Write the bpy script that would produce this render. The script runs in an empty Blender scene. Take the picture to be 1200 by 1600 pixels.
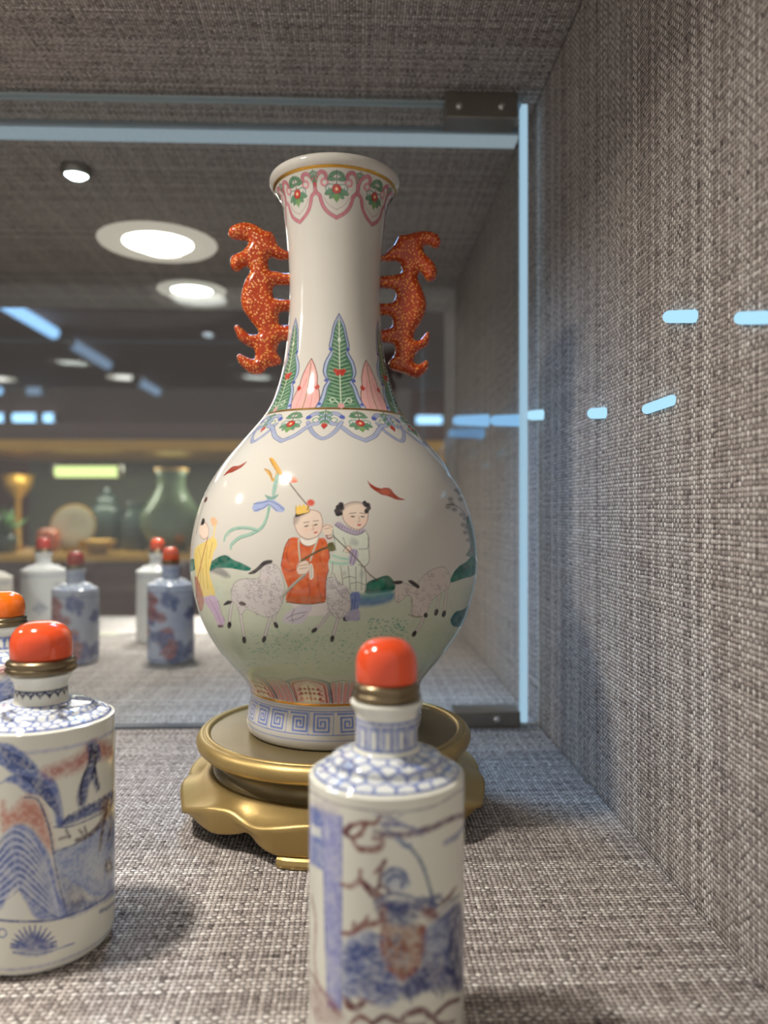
import bpy, bmesh, math, random
import numpy as np
from mathutils import Vector, Matrix, geometry

# ------------------------------------------------------------------ camera
# Working unit is the centimetre; CM converts to metres.  The showcase is axis
# aligned: +Y runs into it, the shelf top is z = 0.
CM = 0.01
scene = bpy.context.scene
COL = scene.collection
CAM_H = 11.4                       # camera above the shelf
FPX = 1200.0                       # focal length in pixels of the 1200x1600 frame
YAW = math.radians(2.1)            # camera turned slightly to the right
cam_data = bpy.data.cameras.new('camera')
cam = bpy.data.objects.new('camera', cam_data)
COL.objects.link(cam)
cam.location = (0, 0, CAM_H * CM)
cam.rotation_euler = (math.pi / 2, 0, -YAW)
cam_data.sensor_fit = 'AUTO'
cam_data.sensor_width = 36.0
cam_data.lens = 36.0 * FPX / 1600.0
cam_data.clip_start = 0.005
cam_data.clip_end = 60.0
cam_data.dof.use_dof = True
cam_data.dof.focus_distance = 0.252
cam_data.dof.aperture_fstop = 10.0
scene.camera = cam

# ------------------------------------------------------------------ light
world = bpy.data.worlds.new('shop_air')
scene.world = world
world.use_nodes = True
world.node_tree.nodes['Background'].inputs[0].default_value = (1.0, 0.93, 0.86, 1)
world.node_tree.nodes['Background'].inputs[1].default_value = 0.55
scene.view_settings.view_transform = 'Standard'
scene.view_settings.look = 'None'
scene.view_settings.gamma = 1.0
scene.view_settings.use_curve_mapping = False
scene.view_settings.exposure = -0.05
try:
    scene.cycles.use_denoising = True
    scene.cycles.sample_clamp_indirect = 6.0
    scene.cycles.caustics_reflective = False
    scene.cycles.caustics_refractive = False
    scene.cycles.transparent_max_bounces = 16
    scene.cycles.max_bounces = 7
    scene.cycles.diffuse_bounces = 3
    scene.cycles.glossy_bounces = 3
except Exception:
    pass
DOWNLIGHT_W = 0.95                 # each recessed downlight of the showcase
COOL_STRIP_W = 0.38                # cool light behind the glass door
WARM = (1.0, 0.94, 0.86)
COOL = (0.30, 0.58, 1.0)

random.seed(4)
rng = np.random.default_rng(7)
FWD = (math.sin(YAW), math.cos(YAW))
RGT = (math.cos(YAW), -math.sin(YAW))

def at(px, depth):
    """ground position (cm) seen in pixel column px at this depth along the camera axis"""
    xc = (px - 600.0) / FPX * depth
    return (depth * FWD[0] + xc * RGT[0], depth * FWD[1] + xc * RGT[1])

def zat(py, depth):
    return CAM_H - (py - 800.0) / FPX * depth

def lin(c):
    out = []
    for v in c[:3]:
        v = v / 255.0
        out.append(v / 12.92 if v <= 0.04045 else ((v + 0.055) / 1.055) ** 2.4)
    return np.array(out)

# ------------------------------------------------------------------ object helpers
def tag(o, label=None, cat=None, group=None, kind=None):
    if label: o['label'] = label
    if cat: o['category'] = cat
    if group: o['group'] = group
    if kind: o['kind'] = kind
    return o

def empty(name, loc=(0, 0, 0), rz=0.0):
    o = bpy.data.objects.new(name, None)
    o.empty_display_size = 0.02
    COL.objects.link(o)
    o.location = [v * CM for v in loc]
    o.rotation_euler = (0, 0, rz)
    return o

def link(name, me, mat, parent=None, loc=None):
    o = bpy.data.objects.new(name, me)
    COL.objects.link(o)
    if mat is not None and not me.materials:
        me.materials.append(mat)
    if parent is not None:
        o.parent = parent
    if loc is not None:
        o.location = [v * CM for v in loc]
    return o

def mesh_from(name, verts, faces, smooth=True):
    me = bpy.data.meshes.new(name)
    me.from_pydata([tuple(c * CM for c in v) for v in verts], [], faces)
    if smooth:
        me.polygons.foreach_set('use_smooth', [True] * len(me.polygons))
    me.update()
    return me

class MB:
    """collects boxes, tubes and lathes (cm) into one mesh"""
    def __init__(self):
        self.bm = bmesh.new()
    def box(self, x0, x1, y0, y1, z0, z1, bevel=0.0):
        r = bmesh.ops.create_cube(self.bm, size=1.0)
        vs = r['verts']
        for v in vs:
            v.co = Vector((x0 + (v.co.x + .5) * (x1 - x0), y0 + (v.co.y + .5) * (y1 - y0), z0 + (v.co.z + .5) * (z1 - z0)))
        if bevel > 0:
            es = list({e for v in vs for e in v.link_edges})
            bmesh.ops.bevel(self.bm, geom=es, offset=bevel, segments=2, affect='EDGES', profile=0.6)
        return self
    def lathe(self, prof, n=48, c=(0, 0, 0), rfun=None):
        rings = []
        for (r, z) in prof:
            if r < 1e-5:
                rings.append([self.bm.verts.new((c[0], c[1], c[2] + z))])
            else:
                ring = []
                for i in range(n):
                    t = 2 * math.pi * i / n
                    k = r * (rfun(t) if rfun else 1.0)
                    ring.append(self.bm.verts.new((c[0] + k * math.sin(t), c[1] - k * math.cos(t), c[2] + z)))
                rings.append(ring)
        for a, b in zip(rings, rings[1:]):
            if len(a) == 1 and len(b) == 1: continue
            for i in range(n):
                j = (i + 1) % n
                if len(a) == 1: f = (a[0], b[j], b[i])
                elif len(b) == 1: f = (a[i], a[j], b[0])
                else: f = (a[i], a[j], b[j], b[i])
                try: self.bm.faces.new(f)
                except ValueError: pass
        return self
    def tube(self, p, q, r, n=16):
        p, q = Vector(p), Vector(q)
        d = q - p
        m = d.to_track_quat('Z', 'Y').to_matrix().to_4x4()
        m.translation = (p + q) / 2
        bmesh.ops.create_cone(self.bm, cap_ends=True, segments=n, radius1=r, radius2=r, depth=d.length, matrix=m)
        return self
    def build(self, name, mat, parent=None, smooth=False, loc=None, angle=None):
        bmesh.ops.recalc_face_normals(self.bm, faces=self.bm.faces)
        bmesh.ops.scale(self.bm, vec=(CM, CM, CM), verts=self.bm.verts)
        me = bpy.data.meshes.new(name)
        self.bm.to_mesh(me); self.bm.free()
        if smooth:
            me.polygons.foreach_set('use_smooth', [True] * len(me.polygons))
            if angle is not None:
                try: me.set_sharp_from_angle(angle=math.radians(angle))
                except Exception: pass
        return link(name, me, mat, parent, loc)

def copy_tree(o, parent=None):
    c = o.copy(); COL.objects.link(c); c.parent = parent
    for ch in list(o.children):
        copy_tree(ch, c)
    return c

# ------------------------------------------------------------------ materials
def newmat(name):
    m = bpy.data.materials.new(name); m.use_nodes = True
    nt = m.node_tree
    return m, nt, nt.nodes['Principled BSDF']

def plain(name, rgb, rough=0.5, metal=0.0, coat=0.0, noise=0.0, nscale=80.0, bump=0.0):
    m, nt, p = newmat(name)
    c = list(lin(rgb)) + [1]
    p.inputs['Base Color'].default_value = c
    p.inputs['Roughness'].default_value = rough
    p.inputs['Metallic'].default_value = metal
    p.inputs['Coat Weight'].default_value = coat
    if noise > 0 or bump > 0:
        tc = nt.nodes.new('ShaderNodeTexCoord')
        nz = nt.nodes.new('ShaderNodeTexNoise'); nz.inputs['Scale'].default_value = nscale
        nz.inputs['Detail'].default_value = 4
        nt.links.new(tc.outputs['Object'], nz.inputs['Vector'])
        if noise > 0:
            mx = nt.nodes.new('ShaderNodeMix'); mx.data_type = 'RGBA'
            mx.inputs['A'].default_value = [v * (1 - noise) for v in c[:3]] + [1]
            mx.inputs['B'].default_value = [min(1, v * (1 + noise)) for v in c[:3]] + [1]
            nt.links.new(nz.outputs['Fac'], mx.inputs['Factor'])
            nt.links.new(mx.outputs['Result'], p.inputs['Base Color'])
        if bump > 0:
            b = nt.nodes.new('ShaderNodeBump'); b.inputs['Strength'].default_value = bump
            b.inputs['Distance'].default_value = 0.0004
            nt.links.new(nz.outputs['Fac'], b.inputs['Height'])
            nt.links.new(b.outputs['Normal'], p.inputs['Normal'])
    return m

def emis(name, rgb, strength):
    m = bpy.data.materials.new(name); m.use_nodes = True
    nt = m.node_tree; nt.nodes.clear()
    e = nt.nodes.new('ShaderNodeEmission'); o = nt.nodes.new('ShaderNodeOutputMaterial')
    e.inputs[0].default_value = (*rgb, 1); e.inputs[1].default_value = strength
    nt.links.new(e.outputs[0], o.inputs[0])
    return m

def glass_mat(name, tint=(0.96, 0.985, 0.99), refl=1.0):
    """clear sheet glass: straight transmission plus Fresnel mirror reflection"""
    m = bpy.data.materials.new(name); m.use_nodes = True
    nt = m.node_tree; nt.nodes.clear()
    t = nt.nodes.new('ShaderNodeBsdfTransparent'); t.inputs[0].default_value = (*tint, 1)
    g = nt.nodes.new('ShaderNodeBsdfGlossy'); g.inputs['Roughness'].default_value = 0.0
    g.inputs['Color'].default_value = (refl, refl, refl, 1)
    f = nt.nodes.new('ShaderNodeFresnel'); f.inputs[0].default_value = 1.5
    # a sheet has two parallel faces: the far face reflects as weakly as the near one
    ge = nt.nodes.new('ShaderNodeNewGeometry'); mr = nt.nodes.new('ShaderNodeMapRange')
    mr.inputs['To Min'].default_value = 1.5; mr.inputs['To Max'].default_value = 1 / 1.5
    nt.links.new(ge.outputs['Backfacing'], mr.inputs['Value']); nt.links.new(mr.outputs[0], f.inputs[0])
    mx = nt.nodes.new('ShaderNodeMixShader'); o = nt.nodes.new('ShaderNodeOutputMaterial')
    nt.links.new(f.outputs[0], mx.inputs[0]); nt.links.new(t.outputs[0], mx.inputs[1])
    nt.links.new(g.outputs[0], mx.inputs[2]); nt.links.new(mx.outputs[0], o.inputs[0])
    return m

def weave_mat(name, au, av, pitch=0.0014, wu=0.20, wv=0.34):
    """coarse heathered linen; au/av are the object axes the two thread families run across"""
    m, nt, p = newmat(name)
    N, L = nt.nodes, nt.links
    def M(op, a, b=None, c=None):
        n = N.new('ShaderNodeMath'); n.operation = op
        for i, v in enumerate((a, b, c)):
            if v is None: continue
            if isinstance(v, (int, float)): n.inputs[i].default_value = v
            else: L.new(v, n.inputs[i])
        return n.outputs[0]
    def V(x, y, z=0.0):
        n = N.new('ShaderNodeCombineXYZ')
        for i, v in enumerate((x, y, z)):
            if isinstance(v, (int, float)): n.inputs[i].default_value = v
            else: L.new(v, n.inputs[i])
        return n.outputs[0]
    def NZ(vec, scale, detail=2.0):
        n = N.new('ShaderNodeTexNoise'); n.inputs['Scale'].default_value = scale
        n.inputs['Detail'].default_value = detail; L.new(vec, n.inputs['Vector'])
        return n.outputs['Fac']
    tc = N.new('ShaderNodeTexCoord'); sp = N.new('ShaderNodeSeparateXYZ')
    L.new(tc.outputs['Object'], sp.inputs[0])
    ax = {'X': sp.outputs[0], 'Y': sp.outputs[1], 'Z': sp.outputs[2]}
    u0 = M('DIVIDE', ax[au], pitch); v0 = M('DIVIDE', ax[av], pitch)
    # threads wander a little and vary in thickness
    u = M('ADD', u0, M('MULTIPLY', M('SUBTRACT', NZ(V(u0, M('MULTIPLY', v0, 0.25)), 0.32), 0.5), 0.7))
    v = M('ADD', v0, M('MULTIPLY', M('SUBTRACT', NZ(V(M('MULTIPLY', u0, 0.25), v0, 9.0), 0.32), 0.5), 0.7))
    iu, iv = M('FLOOR', u), M('FLOOR', v)
    fu, fv = M('FRACT', u), M('FRACT', v)
    pu = M('POWER', M('SINE', M('MULTIPLY', fu, math.pi)), 0.6)
    pv = M('POWER', M('SINE', M('MULTIPLY', fv, math.pi)), 0.6)
    bu = M('MULTIPLY_ADD', M('COSINE', M('MULTIPLY', M('ADD', M('SUBTRACT', v, 0.5), iu), math.pi)), 0.5, 0.5)
    bv = M('MULTIPLY_ADD', M('COSINE', M('MULTIPLY', M('ADD', M('ADD', u, 0.5), iv), math.pi)), 0.5, 0.5)
    hu = M('MULTIPLY', pu, M('MULTIPLY_ADD', bu, 0.8, 0.2))
    hv = M('MULTIPLY', pv, M('MULTIPLY_ADD', bv, 0.8, 0.2))
    H = M('MAXIMUM', hu, hv)
    over = M('GREATER_THAN', hu, hv)
    wn1 = N.new('ShaderNodeTexWhiteNoise'); wn1.noise_dimensions = '1D'; L.new(iu, wn1.inputs['W'])
    wn2 = N.new('ShaderNodeTexWhiteNoise'); wn2.noise_dimensions = '1D'; L.new(M('ADD', iv, 413.7), wn2.inputs['W'])
    tu = M('ADD', M('MULTIPLY', wn1.outputs['Value'], wu), M('MULTIPLY', NZ(V(M('MULTIPLY', iu, 3.7), M('MULTIPLY', v, 0.5)), 1.0, 3.0), 0.95))
    tv = M('ADD', M('MULTIPLY', wn2.outputs['Value'], wv), M('MULTIPLY', NZ(V(M('MULTIPLY', u, 0.5), M('MULTIPLY', iv, 3.7), 4.0), 1.0, 3.0), 0.95))
    tone = M('ADD', M('MULTIPLY', tu, over), M('MULTIPLY', tv, M('SUBTRACT', 1.0, over)))
    ramp = N.new('ShaderNodeValToRGB')
    els = ramp.color_ramp.elements
    els[0].position = 0.30; els[0].color = (*lin((92, 84, 82)), 1)
    els[1].position = 0.92; els[1].color = (*lin((252, 247, 240)), 1)
    e = els.new(0.60); e.color = (*lin((192, 181, 174)), 1)
    L.new(tone, ramp.inputs[0])
    mx = N.new('ShaderNodeMix'); mx.data_type = 'RGBA'
    mx.inputs['A'].default_value = (*lin((34, 30, 30)), 1)      # dark backing between threads
    L.new(ramp.outputs[0], mx.inputs['B'])
    mr = N.new('ShaderNodeMapRange'); mr.inputs['From Min'].default_value = 0.26; mr.inputs['From Max'].default_value = 0.66
    L.new(H, mr.inputs['Value']); L.new(mr.outputs[0], mx.inputs['Factor'])
    L.new(mx.outputs['Result'], p.inputs['Base Color'])
    p.inputs['Roughness'].default_value = 0.85
    p.inputs['Specular IOR Level'].default_value = 0.15
    b = N.new('ShaderNodeBump'); b.inputs['Strength'].default_value = 1.0; b.inputs['Distance'].default_value = pitch * 0.5
    L.new(H, b.inputs['Height']); L.new(b.outputs['Normal'], p.inputs['Normal'])
    return m

def enamel_mat(name, rough=0.1):
    """glazed porcelain: painted colours from the mesh's 'paint' attribute, gilding where its alpha is set"""
    m, nt, p = newmat(name)
    a = nt.nodes.new('ShaderNodeVertexColor'); a.layer_name = 'paint'
    nt.links.new(a.outputs['Color'], p.inputs['Base Color'])
    inv = nt.nodes.new('ShaderNodeMath'); inv.operation = 'SUBTRACT'; inv.inputs[0].default_value = 1.0
    nt.links.new(a.outputs['Alpha'], inv.inputs[1])
    nt.links.new(inv.outputs[0], p.inputs['Metallic'])
    mr = nt.nodes.new('ShaderNodeMapRange')
    mr.inputs['To Min'].default_value = rough; mr.inputs['To Max'].default_value = 0.28
    nt.links.new(inv.outputs[0], mr.inputs['Value']); nt.links.new(mr.outputs[0], p.inputs['Roughness'])
    tc = nt.nodes.new('ShaderNodeTexCoord')
    nz = nt.nodes.new('ShaderNodeTexNoise'); nz.inputs['Scale'].default_value = 90; nz.inputs['Detail'].default_value = 2
    nt.links.new(tc.outputs['Object'], nz.inputs['Vector'])
    b = nt.nodes.new('ShaderNodeBump'); b.inputs['Strength'].default_value = 0.05; b.inputs['Distance'].default_value = 0.0006
    nt.links.new(nz.outputs['Fac'], b.inputs['Height']); nt.links.new(b.outputs['Normal'], p.inputs['Normal'])
    return m

# ------------------------------------------------------------------ painted lathes
def smooth_pts(pts, closed=False, n=6):
    """Catmull-Rom through the points"""
    P = np.array(pts, float)
    if len(P) < 3: return P
    if closed: Q = np.vstack([P[-1], P, P[0], P[1]])
    else: Q = np.vstack([2 * P[0] - P[1], P, 2 * P[-1] - P[-2]])
    out = []
    t = np.linspace(0, 1, n, endpoint=False)[:, None]
    for i in range(1, len(Q) - 2):
        a, b, c, d = Q[i - 1], Q[i], Q[i + 1], Q[i + 2]
        out.append(0.5 * (2 * b + (c - a) * t + (2 * a - 5 * b + 4 * c - d) * t ** 2 + (3 * b - a - 3 * c + d) * t ** 3))
    out = np.vstack(out)
    if not closed: out = np.vstack([out, P[-1]])
    return out

class Painted:
    """surface of revolution with brush painting stored per vertex.
    prof: outer profile [(r, z)] from the foot upward (cm), local to the axis;
    ax, ay: axis position in the case (cm), z0: base height."""
    def __init__(self, prof, ax, ay, z0, nrow, ncol, half_deg, nback, base, inner=(), foot=()):
        P = np.array(prof, float)
        d = np.r_[0, np.cumsum(np.hypot(*np.diff(P, axis=0).T))]
        self.s = np.linspace(0, d[-1], nrow)
        self.r = np.interp(self.s, d, P[:, 0]); self.z = np.interp(self.s, d, P[:, 1])
        self.ps, self.pz, self.pr = d, P[:, 1], P[:, 0]
        h = math.radians(half_deg)
        f = np.linspace(-h, h, ncol)
        bk = np.linspace(h, 2 * math.pi - h, nback + 2)[1:-1]
        self.th = np.r_[f, bk]                 # -h .. 2pi-h
        self.ax, self.ay, self.z0 = ax, ay, z0
        self.view = math.atan2(ax, ay)         # theta = 0 looks at the camera
        self.col = np.ones((nrow, len(self.th), 4)); self.col[:, :, :3] = lin(base)
        self.aa = max(self.s[1] - self.s[0], float(np.median(self.r)) * (f[1] - f[0])) * 0.6
        self.inner, self.foot = list(inner), list(foot)
        self.k = 0.0215
        self.T = (0.0, 0.0, 1.0)
    # --- pixel -> surface
    def px(self, pts):
        ox, oy, sc = self.T
        out = []
        for (x, y) in pts:
            X, Y = ox + x / sc, oy + y / sc
            xc, zc = (X - 600) / FPX, -(Y - 800) / FPX
            d = np.array([FWD[0] + xc * RGT[0], FWD[1] + xc * RGT[1], zc])
            D = self.ax * FWD[0] + self.ay * FWD[1]; rm = self.r.max()
            t = np.linspace(D - rm * 1.1, D + 0.2 * rm, 1400)
            qx, qy, qz = t * d[0] - self.ax, t * d[1] - self.ay, CAM_H + t * d[2] - self.z0
            rr = np.hypot(qx, qy) - np.interp(qz, self.pz, self.pr)
            i = np.argmax(rr <= 0) if (rr <= 0).any() else int(np.argmin(rr))
            th = math.atan2(qx[i], -qy[i]) + self.view
            out.append((th, float(np.interp(qz[i], self.pz, self.ps))))
        return np.array(out)
    # --- motif coordinates (x right, y down, unit k cm) around (theta, s0)
    def mo(self, pts, th, s0, sc=1.0):
        P = np.array(pts, float) * sc * self.k
        s = s0 - P[:, 1]
        return np.c_[th + P[:, 0] / np.interp(s, self.s, self.r), s]
    # --- brushes
    def _win(self, P, pad):
        s0, s1 = P[:, 1].min() - pad, P[:, 1].max() + pad
        i0, i1 = np.searchsorted(self.s, s0), np.searchsorted(self.s, s1)
        if i1 <= i0: return None
        rr = max(0.2, self.r[i0:i1].min()); pt = pad / rr
        t0, t1 = P[:, 0].min() - pt, P[:, 0].max() + pt
        j0, j1 = np.searchsorted(self.th, t0), np.searchsorted(self.th, t1)
        if j1 <= j0: return None
        return i0, i1, j0, j1
    def _wraps(self, P):
        yield P
        lo, hi = self.th[0], self.th[0] + 2 * math.pi
        if P[:, 0].min() < lo: yield P + np.array([2 * math.pi, 0])
        if P[:, 0].max() > hi: yield P - np.array([2 * math.pi, 0])
    def _dist(self, P, W, closed):
        i0, i1, j0, j1 = W
        R = self.r[i0:i1, None]
        X = self.th[None, j0:j1] * R; Y = np.broadcast_to(self.s[i0:i1, None], X.shape)
        best = np.full(X.shape, 1e9); ins = np.zeros(X.shape, bool); tbest = np.zeros(X.shape)
        n = len(P); m = n if closed else n - 1
        for k in range(m):
            a, b = P[k], P[(k + 1) % n]
            axx, bxx = a[0] * R, b[0] * R
            dx, dy = bxx - axx, b[1] - a[1]
            q = np.clip(((X - axx) * dx + (Y - a[1]) * dy) / (dx * dx + dy * dy + 1e-12), 0, 1)
            d = np.hypot(X - axx - q * dx, Y - a[1] - q * dy)
            c = d < best
            best = np.where(c, d, best)
            tbest = np.where(c, (k + q) / max(1, m), tbest)
            if closed and a[1] != b[1]:
                cr = ((a[1] > Y) != (b[1] > Y)) & (X < axx + (Y - a[1]) / (b[1] - a[1]) * dx)
                ins ^= cr
        return best, ins, tbest
    def _blend(self, W, cov, c, gold):
        i0, i1, j0, j1 = W
        cov = np.clip(cov, 0, 1)[:, :, None]
        t = self.col[i0:i1, j0:j1]
        t[:, :, :3] = t[:, :, :3] * (1 - cov) + lin(c) * cov
        t[:, :, 3:] = t[:, :, 3:] * (1 - cov) + (0.0 if gold else 1.0) * cov
    def fill(self, P, c, a=1.0, soft=0.0, gold=False):
        P = np.asarray(P, float)
        for Q in self._wraps(P):
            w = self.aa + soft * self.k
            W = self._win(Q, w)
            if W is None: continue
            d, ins, _ = self._dist(Q, W, True)
            sd = np.where(ins, -d, d)
            self._blend(W, a * np.clip(0.5 - sd / (2 * w), 0, 1), c, gold)
    def line(self, P, w, c, a=1.0, taper=0.0, closed=False, gold=False, soft=0.0):
        P = np.asarray(P, float); hw = w * self.k / 2
        for Q in self._wraps(P):
            W = self._win(Q, hw + 2 * self.aa + soft * self.k)
            if W is None: continue
            d, _, t = self._dist(Q, W, closed)
            ww = hw * (1 - taper * np.abs(2 * t - 1)) if taper else hw
            aa = self.aa + soft * self.k
            cov = np.clip(0.5 + (ww - d) / (2 * aa), 0, 1) * np.minimum(1, (ww + aa * .5) / (aa))
            self._blend(W, a * cov, c, gold)
    # traced shapes, in pixels of the current trace frame
    def F(self, pts, c, a=1.0, soft=0.0, sm=True, gold=False):
        p = smooth_pts(pts, True, 5) if sm else np.array(pts, float)
        self.fill(self.px(p), c, a, soft, gold)
    def S(self, pts, w, c, a=1.0, taper=0.0, sm=True, gold=False, soft=0.0):
        p = smooth_pts(pts, False, 5) if sm else np.array(pts, float)
        self.line(self.px(p), w, c, a, taper, False, gold, soft)
    def E(self, cx, cy, rx, ry, c, a=1.0, soft=0.0, rot=0.0, gold=False):
        t = np.linspace(0, 2 * math.pi, 14, endpoint=False)
        x, y = rx * np.cos(t), ry * np.sin(t)
        self.fill(self.px(np.c_[cx + x * math.cos(rot) - y * math.sin(rot), cy + x * math.sin(rot) + y * math.cos(rot)]), c, a, soft, gold)
    def ring(self, s, w, c, a=1.0, gold=False, soft=0.0):
        hw = w * self.k / 2; aa = self.aa + soft * self.k
        cov = np.clip(0.5 + (hw - np.abs(self.s - s)) / (2 * aa), 0, 1) * a
        W = (0, len(self.s), 0, len(self.th))
        self._blend(W, np.repeat(cov[:, None], len(self.th), 1), c, gold)
    def band(self, s0, s1, c, a=1.0, soft=0.0):
        aa = self.aa + soft * self.k
        cov = np.clip(0.5 + np.minimum(self.s - s0, s1 - self.s) / (2 * aa), 0, 1) * a
        self._blend((0, len(self.s), 0, len(self.th)), np.repeat(cov[:, None], len(self.th), 1), c, False)
    def weather(self, amount, base, cell=0.12, seed=1):
        """watery brushwork: paint thins to the glaze in soft patches"""
        g = np.random.default_rng(seed)
        n = np.zeros((len(self.s), len(self.th)))
        for c, w in ((cell, .6), (cell * 3, .4)):
            ny, nx = int(self.s[-1] / c) + 3, int(2 * math.pi * float(np.median(self.r)) / c) + 3
            G = g.random((ny, nx))
            fy, fx = self.s / self.s[-1] * (ny - 2), (self.th - self.th[0]) / (2 * math.pi) * (nx - 2)
            iy, ix = fy.astype(int), fx.astype(int)
            ty, tx = (fy - iy)[:, None], (fx - ix)[None, :]
            ty, tx = ty * ty * (3 - 2 * ty), tx * tx * (3 - 2 * tx)
            a, b = G[np.ix_(iy, ix)], G[np.ix_(iy, ix + 1)]
            d, e = G[np.ix_(iy + 1, ix)], G[np.ix_(iy + 1, ix + 1)]
            n += w * ((a * (1 - tx) + b * tx) * (1 - ty) + (d * (1 - tx) + e * tx) * ty)
        k = (np.clip((n - .35) * 2.2, 0, 1) * amount)[:, :, None]
        self.col[:, :, :3] = self.col[:, :, :3] * (1 - k) + lin(base) * k
        d = (np.clip((.5 - n) * 2.0, 0, 1) * amount * .5)[:, :, None]
        isp = (np.abs(self.col[:, :, :3] - lin(base)).sum(2, keepdims=True) > .12)
        self.col[:, :, :3] *= 1 - d * isp
    # --- mesh
    def build(self, name, mat, parent):
        nr, nc = len(self.s), len(self.th)
        th = self.th - self.view
        st, ct = np.sin(th), np.cos(th)
        R = [self.r[:, None]]; Z = [self.z[:, None]]; C = [self.col]
        if self.foot:      # recessed base, listed from outside inwards
            fr = np.array(self.foot[::-1], float)
            R.insert(0, fr[:, :1]); Z.insert(0, fr[:, 1:]); C.insert(0, np.repeat(self.col[:1], len(fr), 0))
        if self.inner:
            fr = np.array(self.inner, float)
            R.append(fr[:, :1]); Z.append(fr[:, 1:]); C.append(np.repeat(self.col[-1:], len(fr), 0))
        R = np.vstack(R); Z = np.vstack(Z); C = np.concatenate(C, 0)
        nr = len(R)
        co = np.empty((nr, nc, 3))
        co[:, :, 0] = R * st; co[:, :, 1] = -R * ct; co[:, :, 2] = Z
        co *= CM
        idx = np.arange(nr * nc).reshape(nr, nc)
        a, b = idx[:-1], np.roll(idx, -1, 1)[:-1]
        c, d = np.roll(idx, -1, 1)[1:], idx[1:]
        q = np.stack([a, b, c, d], -1).reshape(-1, 4).astype(np.int32)
        me = bpy.data.meshes.new(name)
        me.vertices.add(nr * nc); me.vertices.foreach_set('co', co.reshape(-1).astype(np.float32))
        me.loops.add(q.size); me.loops.foreach_set('vertex_index', q.reshape(-1))
        me.polygons.add(len(q)); me.polygons.foreach_set('loop_start', np.arange(0, q.size, 4, dtype=np.int32))
        me.polygons.foreach_set('loop_total', np.full(len(q), 4, np.int32))
        me.polygons.foreach_set('use_smooth', np.ones(len(q), bool))
        at_ = me.color_attributes.new('paint', 'FLOAT_COLOR', 'POINT')
        at_.data.foreach_set('color', C.reshape(-1).astype(np.float32))
        me.update(); me.validate()
        return link(name, me, mat, parent)
# ------------------------------------------------------------------ showcase shell
GLASS_Y, CEIL_Z, WALL_X = 40.8, 33.6, 9.86
LEFT_X, FRONT_Y, BACK_Y = -75.0, 6.0, 85.0
linen_floor = weave_mat('linen_floor', 'X', 'Y')
linen_wall = weave_mat('linen_wall', 'Y', 'Z', 0.0014, 0.42, 0.12)
def slab(name, mat, *b):
    return tag(MB().box(*b).build(name, mat), kind='structure')
slab('floor', linen_floor, LEFT_X, WALL_X - .12, FRONT_Y, BACK_Y, -1.5, 0)
slab('ceiling', linen_floor, LEFT_X, WALL_X - .05, FRONT_Y, BACK_Y, CEIL_Z, CEIL_Z + 1.5)
slab('wall_right', linen_wall, WALL_X, WALL_X + 1.5, FRONT_Y, BACK_Y, -1.5, CEIL_Z + 1.5)
slab('wall_left', linen_wall, LEFT_X - 1.5, LEFT_X, FRONT_Y, BACK_Y, -1.5, CEIL_Z + 1.5)

# ------------------------------------------------------------------ shop room behind
SHOP_CEIL = CAM_H + 130.0
shop_wall = plain('shop_wall_paint', (126, 70, 60), 0.8, noise=0.25, nscale=3)
shop_dark = plain('shop_ceiling_paint', (122, 84, 76), 0.85, noise=0.1, nscale=4)
slab('wall_back', shop_wall, -700, 500, 820, 830, -95, SHOP_CEIL + 10)
slab('wall_shop_left', shop_wall, -710, -700, 85, 820, -95, SHOP_CEIL + 10)
slab('wall_shop_right', shop_wall, 500, 510, 85, 820, -95, SHOP_CEIL + 10)
slab('ceiling_shop', shop_dark, -700, 500, 90, 820, SHOP_CEIL, SHOP_CEIL + 10)
slab('floor_shop', plain('shop_floor', (70, 60, 58), 0.4, noise=0.15, nscale=6), -700, 500, 90, 820, -96, -95)

# ------------------------------------------------------------------ vase (axis 30 cm away)
VD = 30.0
VX, VY = at(523.5, VD)
def vase_prof(rows):
    out = []
    for (hw, y) in rows:
        r = hw / FPX * VD
        r = hw / FPX * math.sqrt(VD * VD - r * r)
        out.append((r, CAM_H - (y - 800) / FPX * (VD - r * r / VD)))
    return out
VFOOT = 3.06
rows = [(129, 1139), (133, 1136), (136, 1128), (136.5, 1118), (135, 1108), (133, 1098), (131, 1089), (130.5, 1082),
        (133, 1072), (140, 1059), (150, 1047), (164, 1032), (180, 1013), (196, 988), (208, 963), (217, 932), (222.5, 905),
        (224, 880), (222.5, 852), (218, 824), (211, 798), (201, 773), (189, 750), (175, 729), (160, 710), (145, 693), (130, 676),
        (116, 660), (105, 645), (97, 630), (90.5, 612), (84.5, 592), (80, 572), (76.5, 550), (74, 530), (72, 508), (71, 485), (70.5, 460),
        (71, 436), (72, 412), (74, 388), (76, 366), (79, 344), (83, 322), (88, 311), (93.5, 301), (98.5, 295.5), (101, 291.5), (101.8, 287.5), (100.8, 284), (98, 281.5)]
vp = vase_prof(rows)
vp = [(max(0.1, a), b) for a, b in smooth_pts(vp, False, 6)]
vp = [(r, z - VFOOT) for r, z in vp]
zz = [vp[0]]
for p in vp[1:]:
    if p[1] > zz[-1][1] + 1e-4: zz.append(p)
vp = zz
zb = vp[0][1]
vp = [(r, z - zb) for r, z in vp]
VTOP = vp[-1][1]
vin = [(vp[-1][0] - 0.16, VTOP - 0.02), (vp[-1][0] - 0.28, VTOP - 0.14), (1.95, VTOP - 0.8), (1.65, VTOP - 2.0), (1.5, VTOP - 4.0), (1.5, VTOP - 6.5), (0.01, VTOP - 6.6)]
vfo = [(vp[0][0] - 0.15, -0.0), (vp[0][0] - 0.35, 0.0), (vp[0][0] - 0.5, 0.25), (0.01, 0.3)]
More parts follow.
